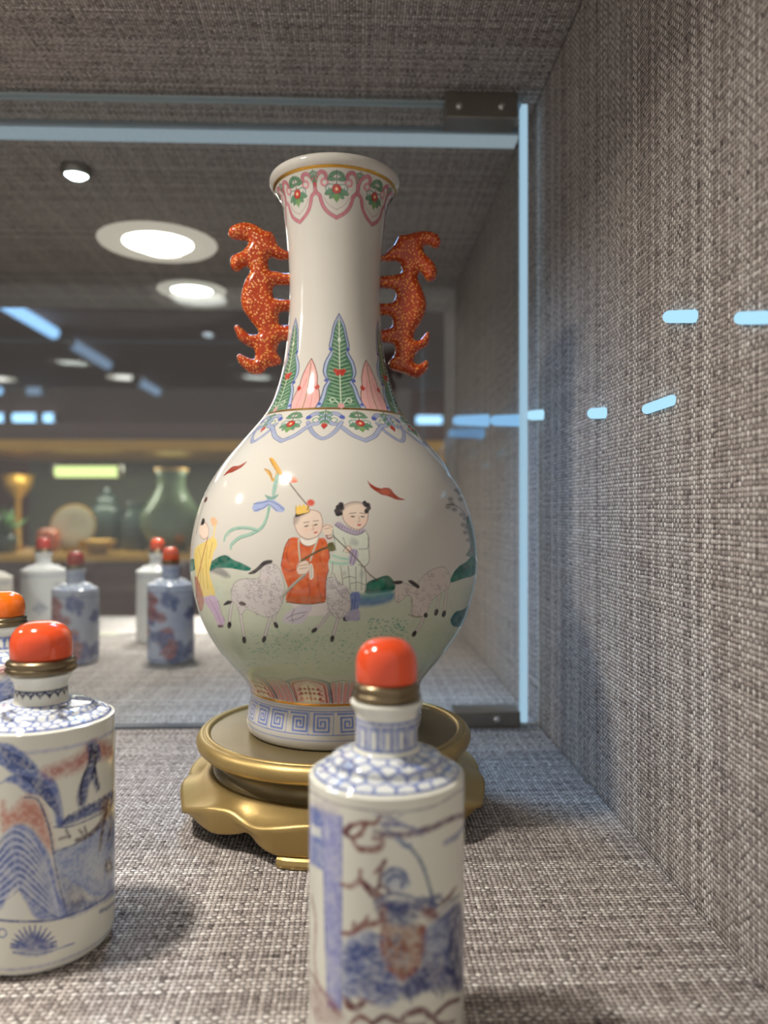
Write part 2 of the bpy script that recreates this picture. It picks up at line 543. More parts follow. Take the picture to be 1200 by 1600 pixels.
WHITE = (204, 200, 190)
V = Painted(vp, VX, VY, VFOOT, 940, 740, 100, 70, WHITE, vin, vfo)
# ---- colours of the enamels
PINK, ROSE, MAROON = (214, 150, 152), (190, 92, 104), (120, 48, 56)
GRN, DGRN, TEAL, LGRN = (96, 138, 104), (44, 84, 66), (30, 110, 92), (150, 180, 150)
BLU, DBLU, LBLU, SLATE = (96, 118, 178), (52, 62, 120), (160, 172, 206), (120, 130, 158)
RED, ORG, GOLDC, YEL = (186, 62, 52), (206, 88, 44), (206, 156, 62), (228, 196, 104)
INK, BRN, GREY = (46, 40, 42), (110, 72, 56), (150, 142, 146)
sa = lambda y, x=523.5: float(V.px([(x, y)])[0, 1])       # arc height of the front line seen at row y
def arc(cx, cy, r, a0, a1, n=10, ry=None):
    t = np.radians(np.linspace(a0, a1, n))
    return np.c_[cx + r * np.cos(t), cy + (ry or r) * np.sin(t)]
mir = lambda p: [(-x, y) for x, y in p]
V.T = (0, 0, 1.0)
s_rim, s_gold2 = sa(259), sa(638)
# lip and gilt rings
V.ring(s_rim, 5.5, (216, 166, 70), gold=True)
V.ring(s_gold2, 4.0, (206, 156, 62), gold=True); V.ring(s_gold2 - 2.3 * V.k, 1.0, (120, 70, 50), 0.8)
# ---- ruyi collar under the lip (8 pink heads with a green spray)
def flower(th, s0, sc, y0=0, big=True):
    m = lambda p: V.mo(p, th, s0, sc)
    V.line(m([(0, y0), (0, y0 + 24)]), 1.6, DGRN)
    for sgn in (-1, 1):
        for (x, y, a, l) in ((6, 5, 0.5, 7), (8, 12, -0.1, 7), (5, 33, 0.9, 9), (10, 30, 0.4, 9)):
            e = arc(0, 0, l, 0, 360, 12, l * 0.42)[:-1]
            ca, si = math.cos(a), math.sin(a)
            q = [(sgn * (x + ex * ca - ey * si), y0 + y + ex * si + ey * ca) for ex, ey in e]
            V.fill(m(q), GRN); V.line(m(q), 0.9, DGRN, 0.8, closed=True)
        V.line(m([(sgn * 3, y0 + 20), (sgn * 12, y0 + 19), (sgn * 17, y0 + 23), (sgn * 16, y0 + 28), (sgn * 12, y0 + 28), (sgn * 12, y0 + 24)]), 1.8, (90, 140, 130))
    V.fill(m([(0, y0 + 46), (-6, y0 + 38), (0, y0 + 30), (6, y0 + 38)]), (110, 150, 90))
    V.fill(m(arc(0, y0 + 26, 7, 0, 360, 12)[:-1]), RED); V.line(m(arc(0, y0 + 26, 7, 0, 360, 12)), 1.0, MAROON)
    V.fill(m(arc(0, y0 + 26, 2.4, 0, 360, 8)[:-1]), (240, 200, 150))
def bud(th, s0, sc, y0=0):
    m = lambda p: V.mo(p, th, s0, sc)
    V.line(m([(0, y0), (0, y0 + 30)]), 1.5, DGRN)
    for sgn in (-1, 1):
        for (x, y, a) in ((6, 6, 0.5), (6, 17, 0.7), (4, 27, 0.9)):
            e = arc(0, 0, 6, 0, 360, 10, 2.8)[:-1]
            ca, si = math.cos(a), math.sin(a)
            V.fill(m([(sgn * (x + ex * ca - ey * si), y0 + y + ex * si + ey * ca) for ex, ey in e]), GRN)
        V.line(m([(0, y0 + 12), (sgn * 8, y0 + 9), (sgn * 11, y0 + 13), (sgn * 8, y0 + 15)]), 1.4, (90, 140, 120))
    V.fill(m([(0, y0 + 44), (-5, y0 + 36), (-3, y0 + 31), (3, y0 + 31), (5, y0 + 36)]), RED)
    V.line(m([(0, y0 + 44), (-5, y0 + 36), (-3, y0 + 31), (3, y0 + 31), (5, y0 + 36)]), 0.9, MAROON, closed=True)
RUYI = [(-17, 17), (-20, 9), (-27, 6), (-34, 11), (-38, 23), (-36, 36), (-29, 43), (-27, 50), (-22, 62), (-13, 72), (0, 80)]
def ruyi(th, s0, sc, band, edge, w):
    p = smooth_pts(RUYI, False, 5)
    full = np.vstack([p, (p * [-1, 1])[::-1]])
    V.line(V.mo(full, th, s0, sc), w, edge); V.line(V.mo(full, th, s0, sc), w - 2.2, band)
    V.line(V.mo(full, th, s0, sc), 1.0, edge, 0.7)
    for sgn in (-1, 1):
        V.line(V.mo(smooth_pts([(sgn * 17, 17), (sgn * 15, 23), (sgn * 19, 28), (sgn * 25, 26), (sgn * 26, 20), (sgn * 22, 17)], False, 4), th, s0, sc), w * .55, band)
        V.line(V.mo(smooth_pts([(sgn * 22, 46), (sgn * 14, 58), (0, 67)], False, 4), th, s0, sc), 1.1, edge, .6)
th0 = math.asin((526 - 523.5) / 85)
for k in range(8):
    th = th0 + k * math.pi / 4
    th = (th + 1.7453) % (2 * math.pi) - 1.7453
    ruyi(th, s_rim - 0.06, 1.0, (206, 132, 142), (142, 66, 84), 6.5)
    flower(th, s_rim - 0.10, 1.12, 2)
    bud(th + math.pi / 8, s_rim - 0.10, 0.62, 0)
# ---- plantain leaves on the neck
LEAF = [(x, y * 1.17) for x, y in [(0, -148), (9, -132), (14, -112), (17, -99), (14, -93), (19, -84), (25, -74), (28, -60), (24, -50), (20, -46), (27, -36), (31, -24), (36, -12), (43, 0)]]
PLEAF = [(x, y * 1.22) for x, y in [(0, -78), (8, -66), (15, -50), (17, -36), (22, -28), (27, -10), (28, 0)]]
thl = math.asin((530 - 523.5) / 80)
for k in range(6):
    th = thl + math.pi / 6 + k * math.pi / 3
    th = (th + 1.7453) % (2 * math.pi) - 1.7453
    p = smooth_pts(PLEAF, False, 4); full = np.vstack([(p * [-1, 1])[::-1], p])
    V.fill(V.mo(full, th, s_gold2 + 0.05), (226, 172, 166)); V.line(V.mo(full, th, s_gold2 + .05), 1.6, (120, 74, 60))
    V.line(V.mo([(0, -90), (0, 0)], th, s_gold2), 1.6, (140, 120, 80))
    for sgn in (-1, 1):
        V.line(V.mo([(sgn * 4, -62), (sgn * 9, -44), (sgn * 12, -20), (sgn * 14, 0)], th, s_gold2), 1.0, (196, 120, 120), .8)
        V.fill(V.mo([(sgn * 12, -44), (sgn * 18, -50), (sgn * 22, -44), (sgn * 17, -38)], th, s_gold2), RED)
for k in range(6):
    th = thl + k * math.pi / 3
    th = (th + 1.7453) % (2 * math.pi) - 1.7453
    p = smooth_pts(LEAF, False, 4); full = np.vstack([(p * [-1, 1])[::-1], p])
    V.fill(V.mo(full, th, s_gold2 + .05), (170, 182, 206)); V.line(V.mo(full, th, s_gold2 + .05), 2.0, (78, 88, 128))
    inn = full * [0.80, 1]; inn[:, 1] = np.minimum(0, inn[:, 1] * 0.96)
    V.fill(V.mo(inn, th, s_gold2 + .05), (92, 134, 104)); V.line(V.mo(inn, th, s_gold2 + .05), 1.2, (50, 70, 110))
    for y in range(-156, -2, 7):
        hw = float(np.interp(y - 6, inn[len(inn) // 2:, 1], inn[len(inn) // 2:, 0])) * 0.86
        for sgn in (-1, 1):
            V.line(V.mo([(0, y), (sgn * hw, y - 6)], th, s_gold2), 2.2, DGRN, 0.85)
            V.line(V.mo([(0, y + 3), (sgn * hw, y - 3)], th, s_gold2), 0.9, (176, 206, 160), 0.8)
    V.line(V.mo([(0, -166), (0, 0)], th, s_gold2), 1.8, (206, 220, 190))
    for (x, y, rr) in ((0, -72, 5), (-7, -74, 4), (7, -74, 4), (-4, -68, 3.5), (4, -68, 3.5)):
        V.fill(V.mo(arc(x, y, rr, 0, 360, 10)[:-1], th, s_gold2), RED)
    V.fill(V.mo(arc(0, -6, 5.5, 0, 360, 10)[:-1], th, s_gold2), PINK)
    V.fill(V.mo(arc(0, -130, 3.0, 0, 360, 10)[:-1], th, s_gold2), (220, 226, 214))
    for sgn in (-1, 1):
        V.line(V.mo(smooth_pts([(sgn * 4, -10), (sgn * 12, -22), (sgn * 18, -20), (sgn * 16, -13), (sgn * 11, -15)]), th, s_gold2), 1.4, (214, 226, 200))
        for (x, y) in ((15, -113), (24, -56), (36, -10)):
            V.fill(V.mo(arc(sgn * x, y, 3.2, 0, 360, 8)[:-1], th, s_gold2), (76, 92, 170))
# ---- blue ruyi collar on the shoulder
ths = math.asin((556 - 523.5) / 118)
for k in range(8):
    th = ths + k * math.pi / 4
    th = (th + 1.7453) % (2 * math.pi) - 1.7453
    s1 = s_gold2 - 0.08; kk = V.k; V.k = kk * 1.14
    p2 = smooth_pts([(-24, 26), (-16, 46), (0, 60), (16, 46), (24, 26)], False, 5)
    for (w, c) in ((6.5, (92, 102, 142)), (4.0, (182, 190, 212)), (1.0, (92, 102, 142))):
        V.line(V.mo(p2, th + math.pi / 8, s1 + 0.02, 1.0), w, c)
    q = smooth_pts([(-24, 16), (-30, 8), (-40, 8), (-46, 18), (-42, 28), (-34, 30), (-27, 38), (-16, 52), (0, 62)], False, 5)
    full = np.vstack([q, (q * [-1, 1])[::-1]])
    for (w, c) in ((7.5, (92, 102, 142)), (4.6, (182, 190, 212)), (1.0, (92, 102, 142))):
        V.line(V.mo(full, th, s1, 1.0), w, c)
    flower(th, s1, 0.95, 2); bud(th + math.pi / 8, s1, 0.9, 0)
    for sgn in (-1, 1):
        V.fill(V.mo(arc(sgn * 24, 14, 4, 0, 360, 10)[:-1], th, s1), (76, 92, 170))
        V.line(V.mo(smooth_pts([(sgn * 44, 22), (sgn * 36, 16), (sgn * 32, 21), (sgn * 36, 25)]), th, s1), 1.6, (90, 140, 120))
    V.k = kk
# ---- lotus panels above the foot
s_w = sa(1102); V.ring(s_w, 4.0, (206, 150, 62), gold=True)
s_p = s_w + 0.10
thp = math.asin((489 - 523.5) / 142)
for k in range(10):
    th = thp + k * math.pi / 5
    th = (th + 1.7453) % (2 * math.pi) - 1.7453
    t2 = th + math.pi / 10
    q = [(-22, 0), (-24, -44), (-16, -50), (0, -54), (16, -50), (24, -44), (22, 0)]
    V.fill(V.mo(q, t2, s_p), (206, 200, 200)); V.line(V.mo(q, t2, s_p), 1.6, (70, 68, 84))
    for x in (-14, -5, 5, 14):
        V.line(V.mo([(x, -1), (x * 1.1, -46)], t2, s_p), 6.4, (216, 150, 146)); V.line(V.mo([(x + 4.4, -1), (x * 1.1 + 4.4, -46)], t2, s_p), 1.0, (120, 84, 92))
    big = [(-34, 0), (-36, -48), (-26, -55), (-12, -59), (0, -63), (12, -59), (26, -55), (36, -48), (34, 0)]
    V.fill(V.mo(big, th, s_p), (132, 142, 158)); V.line(V.mo(big, th, s_p), 1.8, (58, 56, 72))
    for (f, c) in ((0.86, (222, 166, 158)), (0.76, (186, 72, 70)), (0.70, (228, 190, 176))):
        g = [(x * f, y * (0.5 + f / 2)) for x, y in big]
        V.fill(V.mo(g, th, s_p), c); V.line(V.mo(g, th, s_p), 0.8, MAROON, .7)
    core = [(-13, 0), (-15, -30), (-9, -42), (0, -48), (9, -42), (15, -30), (13, 0)]
    V.fill(V.mo(core, th, s_p), (236, 222, 190))
    for y in (-8, -20, -31):
        for x in (-15, -7, 0, 7, 15):
            V.fill(V.mo(arc(x, y, 2.6, 0, 360, 8)[:-1], th, s_p), (168, 58, 48))
        V.line(V.mo([(-20, y + 5), (-12, y + 2)], th, s_p), 2.2, (168, 58, 48)); V.line(V.mo([(20, y + 5), (12, y + 2)], th, s_p), 2.2, (168, 58, 48))
    V.line(V.mo([(0, -3), (0, -40)], th, s_p), 1.6, (150, 70, 50))
# ---- key fret on the foot ring
s_f0, s_f1 = sa(1149), sa(1112)
for s_ in (s_f0, s_f1): V.ring(s_, 1.6, (92, 120, 190))
V.ring(sa(1158), 1.4, (120, 140, 200)); V.ring(sa(1107), 1.2, (150, 160, 200))
hf = (s_f1 - s_f0) / V.k
SP = [(-15, 4), (14, 4), (14, hf - 5), (-10, hf - 5), (-10, 10), (8, 10), (8, hf - 11), (-4, hf - 11), (-4, 16), (3, 16), (3, hf - 16)]
for k in range(24):
    th = -0.13 + k * math.pi / 12
    th = (th + 1.7453) % (2 * math.pi) - 1.7453
    p = [(x * (1 if k % 2 else -1) * 1.02, y) for x, y in SP]
    V.line(V.mo(p, th, s_f1), 3.0, (104, 128, 196))
    V.line(V.mo([(17.5, 0), (17.5, hf)], th, s_f1), 1.4, (104, 128, 196), .8)

# ---- the painted scene (traced in a 2.5x frame)
V.T = (280, 680, 2.5)
cel = (190, 199, 174)
V.F([(-40, 530), (60, 520), (130, 540), (260, 545), (400, 560), (600, 560), (760, 600), (900, 590), (1080, 575), (1240, 560), (1300, 800), (1260, 960), (900, 960), (500, 960), (150, 960), (-40, 900)], cel, 0.75, 14)
V.F([(-40, 700), (200, 760), (600, 740), (1240, 720), (1240, 960), (600, 960), (-40, 960)], (172, 188, 152), 0.5, 30)
r_ = random.Random(3)
for _ in range(260):
    x, y = r_.uniform(270, 900), r_.gauss(820, 40)
    if not 740 < y < 910: continue
    V.E(x, y, 4.0, 2.6, (110, 160, 140), 0.6)
for _ in range(60):
    V.E(r_.uniform(740, 900), r_.uniform(715, 790), 4.5, 2.8, (96, 150, 130), 0.75)
# far hills and foliage
V.F([(118, 505), (150, 478), (180, 470), (215, 488), (245, 500), (280, 520), (262, 530), (200, 520), (150, 520), (122, 530)], TEAL)
V.F([(118, 500), (150, 478), (180, 468), (200, 480), (180, 500), (150, 505)], (22, 84, 70), .7)
V.F([(110, 530), (160, 515), (200, 550), (180, 556), (140, 540)], (110, 112, 112), 0.7, 2)
V.F([(40, 490), (60, 485), (66, 520), (44, 530)], TEAL, .9)
V.F([(722, 605), (736, 575), (770, 560), (812, 548), (838, 570), (842, 600), (820, 612), (770, 618), (735, 620)], (18, 92, 74))
V.F([(735, 590), (770, 570), (800, 560), (800, 590), (760, 605)], (40, 128, 104), .7)
V.F([(680, 640), (760, 625), (836, 615), (830, 645), (770, 665), (700, 668)], (60, 112, 160), .85, 3)
V.F([(690, 625), (760, 612), (830, 608), (820, 632), (740, 640)], (84, 150, 150), .7, 2)
# tree at the right edge
V.F([(1060, 575), (1070, 540), (1095, 510), (1120, 495), (1150, 470), (1165, 520), (1150, 548), (1110, 560)], TEAL)
V.F([(1072, 540), (1100, 508), (1130, 500), (1120, 530)], (22, 84, 70), .8)
V.F([(1060, 720), (1080, 690), (1110, 680), (1135, 650), (1155, 560), (1165, 620), (1140, 700), (1100, 745), (1070, 745)], (34, 96, 92))
V.F([(1120, 470), (1135, 440), (1130, 390), (1120, 340), (1135, 310), (1155, 350), (1165, 420), (1160, 470)], (70, 120, 104), .85)
for (x, y) in ((1050, 280), (1060, 250), (1085, 215), (1095, 225), (1075, 290), (1105, 310), (1110, 350), (1125, 360), (1130, 410), (1120, 380), (1140, 450), (1065, 268), (1100, 250), (1118, 325)):
    V.E(x, y, 11, 8, (120, 116, 110), 0.8, 2)
V.S([(1045, 270), (1080, 275), (1110, 300), (1130, 340), (1140, 400)], 2.0, (96, 84, 76))
# bats
BATC = (150, 62, 44)
V.F([(735, 178), (748, 190), (770, 203), (790, 208), (800, 205), (818, 206), (830, 214), (840, 228), (860, 243), (882, 252), (850, 252), (825, 242), (806, 236), (790, 232), (770, 220), (748, 203)], BATC)
V.E(806, 222, 18, 9, (186, 88, 60), .8, 1, 0.4)
V.F([(172, 160), (190, 138), (210, 122), (235, 118), (265, 102), (245, 124), (225, 136), (205, 146), (190, 150)], BATC)
# long banner staff with ribbons
V.S([(430, 185), (505, 278)], 1.6, (70, 50, 46))
V.F([(352, 92), (366, 90), (386, 118), (402, 145), (400, 158), (386, 150), (368, 125)], (214, 164, 76)); V.S([(354, 92), (372, 126), (392, 156)], 0.8, BRN)
V.F([(332, 132), (350, 136), (362, 150), (366, 168), (374, 160), (380, 130), (368, 118), (386, 148), (378, 168), (364, 182), (352, 160)], (206, 158, 74)); V.S([(332, 132), (352, 140), (364, 172)], 0.8, BRN)
V.F([(398, 168), (412, 152), (436, 154), (448, 172), (462, 182), (440, 186), (414, 184)], (220, 120, 92)); V.F([(440, 170), (465, 182), (452, 162)], (226, 150, 120), .8)
V.F([(362, 232), (368, 190), (380, 152), (390, 158), (384, 195), (374, 235)], (146, 178, 164))
V.F([(285, 285), (300, 262), (335, 255), (355, 245), (385, 262), (412, 285), (405, 300), (380, 298), (352, 276), (330, 288), (300, 300)], (156, 168, 204))
V.S([(290, 268), (320, 264), (352, 258), (384, 270), (408, 290)], 1.0, (80, 90, 130)); V.S([(292, 296), (330, 284), (352, 272), (382, 296)], 1.0, (80, 90, 130))
V.F([(334, 232), (360, 240), (388, 230), (375, 248), (350, 252)], (120, 158, 146))
V.S([(352, 280), (342, 320), (322, 360), (280, 385), (235, 400), (205, 425), (202, 442)], 5.2, (150, 184, 166)); V.S([(352, 280), (346, 320), (326, 364), (282, 391), (238, 406), (208, 430)], 1.0, (90, 130, 118))
V.S([(310, 372), (270, 362), (230, 362), (200, 372), (182, 390), (176, 412)], 4.6, (150, 184, 166)); V.S([(310, 376), (270, 367), (232, 367), (204, 377), (186, 396)], 1.0, (90, 130, 118))
# figure at the left edge
V.F([(60, 450), (75, 430), (95, 420), (118, 405), (140, 400), (148, 430), (135, 460), (125, 500), (118, 540), (130, 580), (140, 625), (110, 630), (80, 620), (68, 560), (60, 500)], (226, 202, 120))
for pts in ([(75, 440), (85, 500), (80, 600)], [(110, 430), (105, 500), (112, 600)], [(130, 420), (118, 480)], [(92, 520), (98, 600)]): V.S(pts, 1.4, (176, 130, 70))
V.F([(80, 355), (98, 340), (114, 362), (112, 395), (95, 405), (80, 390)], (232, 208, 190)); V.S([(80, 355), (98, 338), (114, 362), (112, 395), (95, 406), (80, 390)], 1.0, (150, 100, 90))
V.F([(84, 350), (92, 325), (100, 330), (96, 348)], INK); V.S([(66, 390), (80, 320), (108, 240)], 2.2, (110, 78, 64)); V.E(104, 252, 5, 12, (96, 60, 50), 1, 0, .4)
V.F([(122, 330), (134, 320), (148, 332), (146, 350), (132, 355)], (222, 178, 140)); V.S([(140, 352), (136, 385), (124, 405)], 4, (228, 200, 130))
V.S([(112, 400), (98, 450), (84, 510), (72, 560), (66, 640)], 2.4, (160, 80, 60))
V.F([(60, 560), (72, 560), (92, 620), (96, 660), (84, 690), (70, 650)], (170, 90, 70), .8)
V.F([(95, 640), (130, 625), (150, 645), (160, 690), (178, 725), (172, 745), (155, 748), (140, 715), (120, 680)], (196, 172, 196)); V.S([(118, 640), (150, 700), (166, 742)], 1.2, (130, 100, 140)); V.S([(150, 645), (178, 725)], 1.0, (120, 90, 130))
V.E(162, 746, 12, 6, (90, 60, 70))
# goats
def goat(body, legs, hooves, col, curls, seed):
    for l in legs: V.S(l, 5.0, col); V.S([(x + 5, y) for x, y in l], 0.8, (120, 110, 112), .9); V.S([(x - 5, y) for x, y in l], 0.8, (120, 110, 112), .9)
    for (x, y, a) in hooves: V.E(x, y, 8, 14, INK, 1, 0, a)
    V.F(body, col)
    P = smooth_pts(body, True, 5)
    V.line(V.px(P), 0.9, (130, 120, 122), .8, closed=True)
    q = random.Random(seed); (x0, y0), (x1, y1) = P.min(0), P.max(0)
    n = 0
    while n < curls:
        x, y = q.uniform(x0, x1), q.uniform(y0, y1)
        ins = False
        for i in range(len(P)):
            a, b = P[i], P[i - 1]
            if (a[1] > y) != (b[1] > y) and x < (b[0] - a[0]) * (y - a[1]) / (b[1] - a[1]) + a[0]: ins = not ins
        n += 1
        if ins: V.S(arc(x, y, q.uniform(5, 8), q.uniform(0, 90), q.uniform(180, 300), 7), 0.8, (150, 138, 142), .85, sm=False)
WOOL = (204, 198, 194)
goat([(206, 600), (225, 570), (265, 560), (310, 560), (322, 520), (350, 500), (385, 515), (405, 560), (412, 610), (400, 660), (385, 690), (350, 710), (320, 705), (290, 690), (262, 680), (240, 700), (222, 660), (205, 640)],
     [[(210, 640), (200, 690), (196, 735)], [(238, 690), (246, 740), (254, 790)], [(360, 700), (345, 750), (334, 788)], [(382, 690), (370, 715), (378, 735)]],
     [(196, 742, .1), (254, 800, -.1), (332, 797, .3), (378, 742, -.5)], WOOL, 150, 5)
V.F([(270, 540), (300, 520), (330, 492), (362, 488), (360, 500), (335, 508), (310, 530), (290, 542)], (60, 54, 56))
V.F([(172, 664), (190, 646), (208, 650), (196, 660)], INK); V.F([(232, 655), (248, 650), (262, 662), (245, 666)], (80, 64, 66))
V.F([(440, 660), (500, 665), (560, 655), (600, 640), (640, 640), (640, 690), (590, 700), (540, 705), (480, 700)], (214, 206, 200))
goat([(572, 570), (590, 555), (620, 560), (650, 590), (668, 630), (668, 670), (650, 705), (615, 712), (590, 690), (575, 640), (568, 600)],
     [[(590, 690), (560, 730), (536, 755)], [(625, 705), (612, 745), (602, 785)]], [(528, 762, .9), (598, 795, .2)], WOOL, 90, 9)
goat([(845, 590), (860, 575), (885, 580), (915, 590), (935, 570), (965, 540), (1000, 520), (1035, 515), (1055, 540), (1058, 580), (1045, 600), (1010, 625), (985, 650), (968, 690), (950, 708), (915, 706), (905, 680), (910, 640), (890, 625), (875, 640), (850, 652), (842, 630)],
     [[(960, 690), (945, 735), (925, 768)], [(1020, 610), (1012, 650), (1006, 680)], [(1046, 590), (1042, 640), (1036, 685)]],
     [(918, 776, .5), (1004, 692, .3), (1034, 698, .3)], (206, 196, 186), 130, 12)
V.F([(834, 574), (850, 568), (872, 570), (868, 580), (845, 582)], INK); V.F([(895, 572), (908, 566), (938, 588), (930, 598)], INK); V.E(963, 703, 8, 10, INK)
V.S([(896, 700), (920, 710), (945, 708)], 1.2, (120, 96, 70)); V.S([(905, 640), (912, 670), (908, 690)], 1.0, (130, 118, 110))
# boy in the red robe
SKIN = (228, 206, 186)
ROBE, ROBED = (208, 90, 38), (150, 60, 30)
V.F([(415, 700), (440, 680), (480, 665), (520, 668), (505, 700), (480, 735), (440, 735), (405, 728)], (198, 190, 198)); V.S([(420, 715), (450, 700), (500, 690)], 1, (110, 100, 120)); V.S([(430, 725), (470, 715), (490, 700)], 1, (110, 100, 120)); V.S([(450, 680), (440, 705), (445, 732)], 1, (110, 100, 120))
V.F([(412, 440), (430, 405), (460, 400), (500, 420), (540, 405), (570, 405), (585, 450), (588, 510), (575, 560), (572, 640), (560, 655), (500, 658), (420, 650), (425, 600), (412, 560), (398, 510)], ROBE)
for pts in ([(430, 420), (420, 470), (440, 520)], [(470, 430), (475, 500), (460, 560)], [(560, 420), (550, 480), (570, 520)], [(430, 560), (440, 600), (425, 640)], [(500, 560), (510, 610), (500, 650)], [(540, 540), (545, 600), (560, 645)], [(400, 510), (430, 530), (465, 520)]):
    V.S(pts, 3.0, ROBED, .6, .5)
for _ in range(26):
    V.E(r_.uniform(420, 570), r_.uniform(430, 620), 10, 8, (226, 128, 60), .45, 3)
for x in range(425, 568, 9): V.S([(x, 630), (x - 3, 652)], 1.6, (150, 96, 40), .8)
V.S([(420, 652), (500, 660), (568, 652)], 1.4, (90, 40, 26)); V.S([(398, 510), (412, 440), (430, 405)], 1.2, (100, 40, 26)); V.S([(585, 450), (588, 510), (574, 560), (570, 640)], 1.2, (100, 40, 26))
V.F([(466, 398), (500, 412), (545, 396), (535, 420), (505, 434), (478, 422)], (236, 228, 214)); V.S([(468, 400), (480, 424), (506, 434), (536, 420), (545, 398)], 1.0, (120, 100, 90))
V.S([(466, 410), (468, 450), (472, 490)], 2.4, (196, 196, 176)); V.S([(540, 410), (525, 450), (512, 490)], 2.4, (196, 196, 176))
V.F([(450, 350), (452, 318), (475, 300), (510, 292), (545, 300), (558, 325), (560, 350), (552, 380), (535, 398), (505, 406), (480, 398), (462, 380)], SKIN)
V.S([(450, 350), (452, 318), (475, 300), (510, 292), (545, 300), (558, 325), (560, 350), (552, 380), (535, 398), (505, 406), (480, 398), (462, 380), (450, 350)], 1.0, (140, 96, 80))
V.F([(448, 345), (450, 318), (475, 300), (510, 292), (500, 305), (475, 320), (460, 345)], (120, 112, 110), .6, 2)
V.F([(460, 300), (500, 296), (510, 300), (480, 312), (455, 320)], (54, 48, 50)); 
V.F([(456, 275), (464, 282), (470, 270), (478, 280), (486, 268), (494, 278), (502, 272), (508, 298), (485, 306), (458, 308)], (232, 190, 84)); V.S([(456, 276), (458, 308), (485, 306), (508, 298), (503, 272)], 0.9, (150, 110, 40))
V.E(514, 264, 15, 13, (204, 74, 52), 1, 1); V.S([(505, 278), (500, 292)], 1.4, (110, 50, 40))
V.E(497, 355, 9, 3.0, (70, 56, 52), 1, 0, -.2); V.E(533, 350, 8, 3.0, (70, 56, 52), 1, 0, -.2); V.S([(486, 342), (508, 338)], 1.0, (90, 72, 66)); V.S([(524, 336), (544, 334)], 1.0, (90, 72, 66))
V.S([(520, 350), (526, 366), (518, 369)], 1.0, (180, 120, 96)); V.F([(524, 380), (534, 376), (542, 379), (532, 384)], (200, 90, 80)); V.E(495, 372, 11, 8, (236, 184, 164), .5, 4); V.E(545, 366, 8, 7, (236, 184, 164), .5, 4)
V.F([(565, 352), (590, 348), (602, 366), (596, 388), (575, 392), (562, 376)], SKIN); V.S([(562, 358), (578, 350), (600, 362), (594, 388), (572, 392)], 1.0, (150, 100, 84)); V.S([(568, 366), (590, 362)], .8, (150, 100, 84))
V.S([(575, 392), (582, 404), (600, 398)], 2.0, (150, 60, 50))
V.F([(458, 520), (470, 495), (500, 490), (510, 515), (500, 540), (470, 545)], SKIN); V.S([(460, 520), (472, 496), (500, 490), (510, 516), (498, 540), (470, 544)], 1.0, (150, 100, 84)); V.S([(470, 510), (500, 505)], .8, (150, 100, 84)); V.S([(470, 522), (500, 518)], .8, (150, 100, 84))
V.S([(478, 490), (520, 465), (560, 445), (600, 432)], 3.2, (92, 76, 40)); V.F([(580, 425), (600, 418), (615, 432), (608, 450), (585, 452)], (92, 92, 44))
V.S([(402, 630), (440, 590), (490, 545)], 4.2, (170, 166, 150)); V.S([(406, 632), (444, 592), (492, 548)], 1.0, (100, 96, 90))
V.F([(510, 505), (522, 510), (524, 555), (510, 560)], (226, 220, 206)); V.S([(516, 510), (516, 556)], .8, (130, 120, 110))
# boy in pale green behind
PALE = (208, 213, 196)
V.F([(600, 365), (630, 345), (660, 375), (705, 388), (728, 372), (740, 400), (738, 440), (742, 490), (725, 512), (730, 560), (726, 610), (690, 612), (650, 590), (610, 560), (590, 540), (582, 500), (596, 470), (612, 450), (600, 410)], PALE)
for pts in ([(600, 470), (630, 480), (662, 485)], [(590, 495), (625, 502), (660, 500)]): V.S(pts, 4.0, (164, 200, 180))
for pts in ([(604, 540), (620, 580)], [(630, 510), (640, 585)], [(660, 510), (668, 600)], [(690, 515), (690, 605)], [(712, 512), (712, 605)], [(600, 500), (596, 545)], [(740, 440), (742, 490), (724, 512), (700, 505)], [(738, 400), (738, 440), (700, 445)], [(728, 372), (740, 400), (738, 440)], [(725, 512), (730, 560), (726, 610)], [(640, 400), (650, 430), (640, 455)], [(600, 370), (606, 410), (612, 450)], [(670, 580), (700, 575), (726, 585)], [(640, 560), (665, 552), (690, 558)]):
    V.S(pts, 1.0, (110, 112, 108))
for (x, y) in ((678, 408), (690, 416), (674, 422), (716, 535), (712, 548), (645, 540), (690, 425)): V.E(x, y, 9, 8, (150, 156, 150), .5, 2)
V.F([(664, 470), (672, 445), (695, 448), (698, 480), (680, 508), (666, 505)], (176, 164, 186)); V.S([(668, 500), (680, 450)], 1, (96, 84, 110)); V.S([(680, 505), (692, 452)], 1, (96, 84, 110))
V.F([(608, 348), (625, 338), (650, 356), (690, 372), (722, 364), (724, 376), (695, 390), (655, 380), (620, 362)], (170, 156, 176)); V.S([(608, 350), (640, 372), (690, 390), (724, 376)], 1.2, (84, 70, 96))
for i in range(10): V.S([(618 + i * 11, 344 + i * 3.2), (613 + i * 11, 354 + i * 3.4)], .9, (84, 70, 96), .8)
V.F([(636, 300), (645, 275), (675, 262), (710, 264), (734, 282), (738, 312), (730, 345), (712, 364), (690, 368), (662, 354), (642, 330)], SKIN)
V.S([(636, 300), (645, 275), (675, 262), (710, 264), (734, 282), (738, 312), (730, 345), (712, 364), (690, 368), (662, 354), (642, 330), (636, 300)], 1.0, (140, 96, 80))
for (x, y) in ((622, 282), (616, 296), (628, 304), (634, 284), (632, 272), (620, 306)): V.E(x, y, 11, 11, (40, 34, 38))
for (x, y) in ((730, 272), (740, 284), (732, 296), (724, 266), (738, 274)): V.E(x, y, 9, 10, (40, 34, 38))
V.F([(640, 295), (648, 274), (676, 262), (712, 264), (734, 284), (720, 272), (690, 268), (660, 276)], (120, 116, 120), .55, 2)
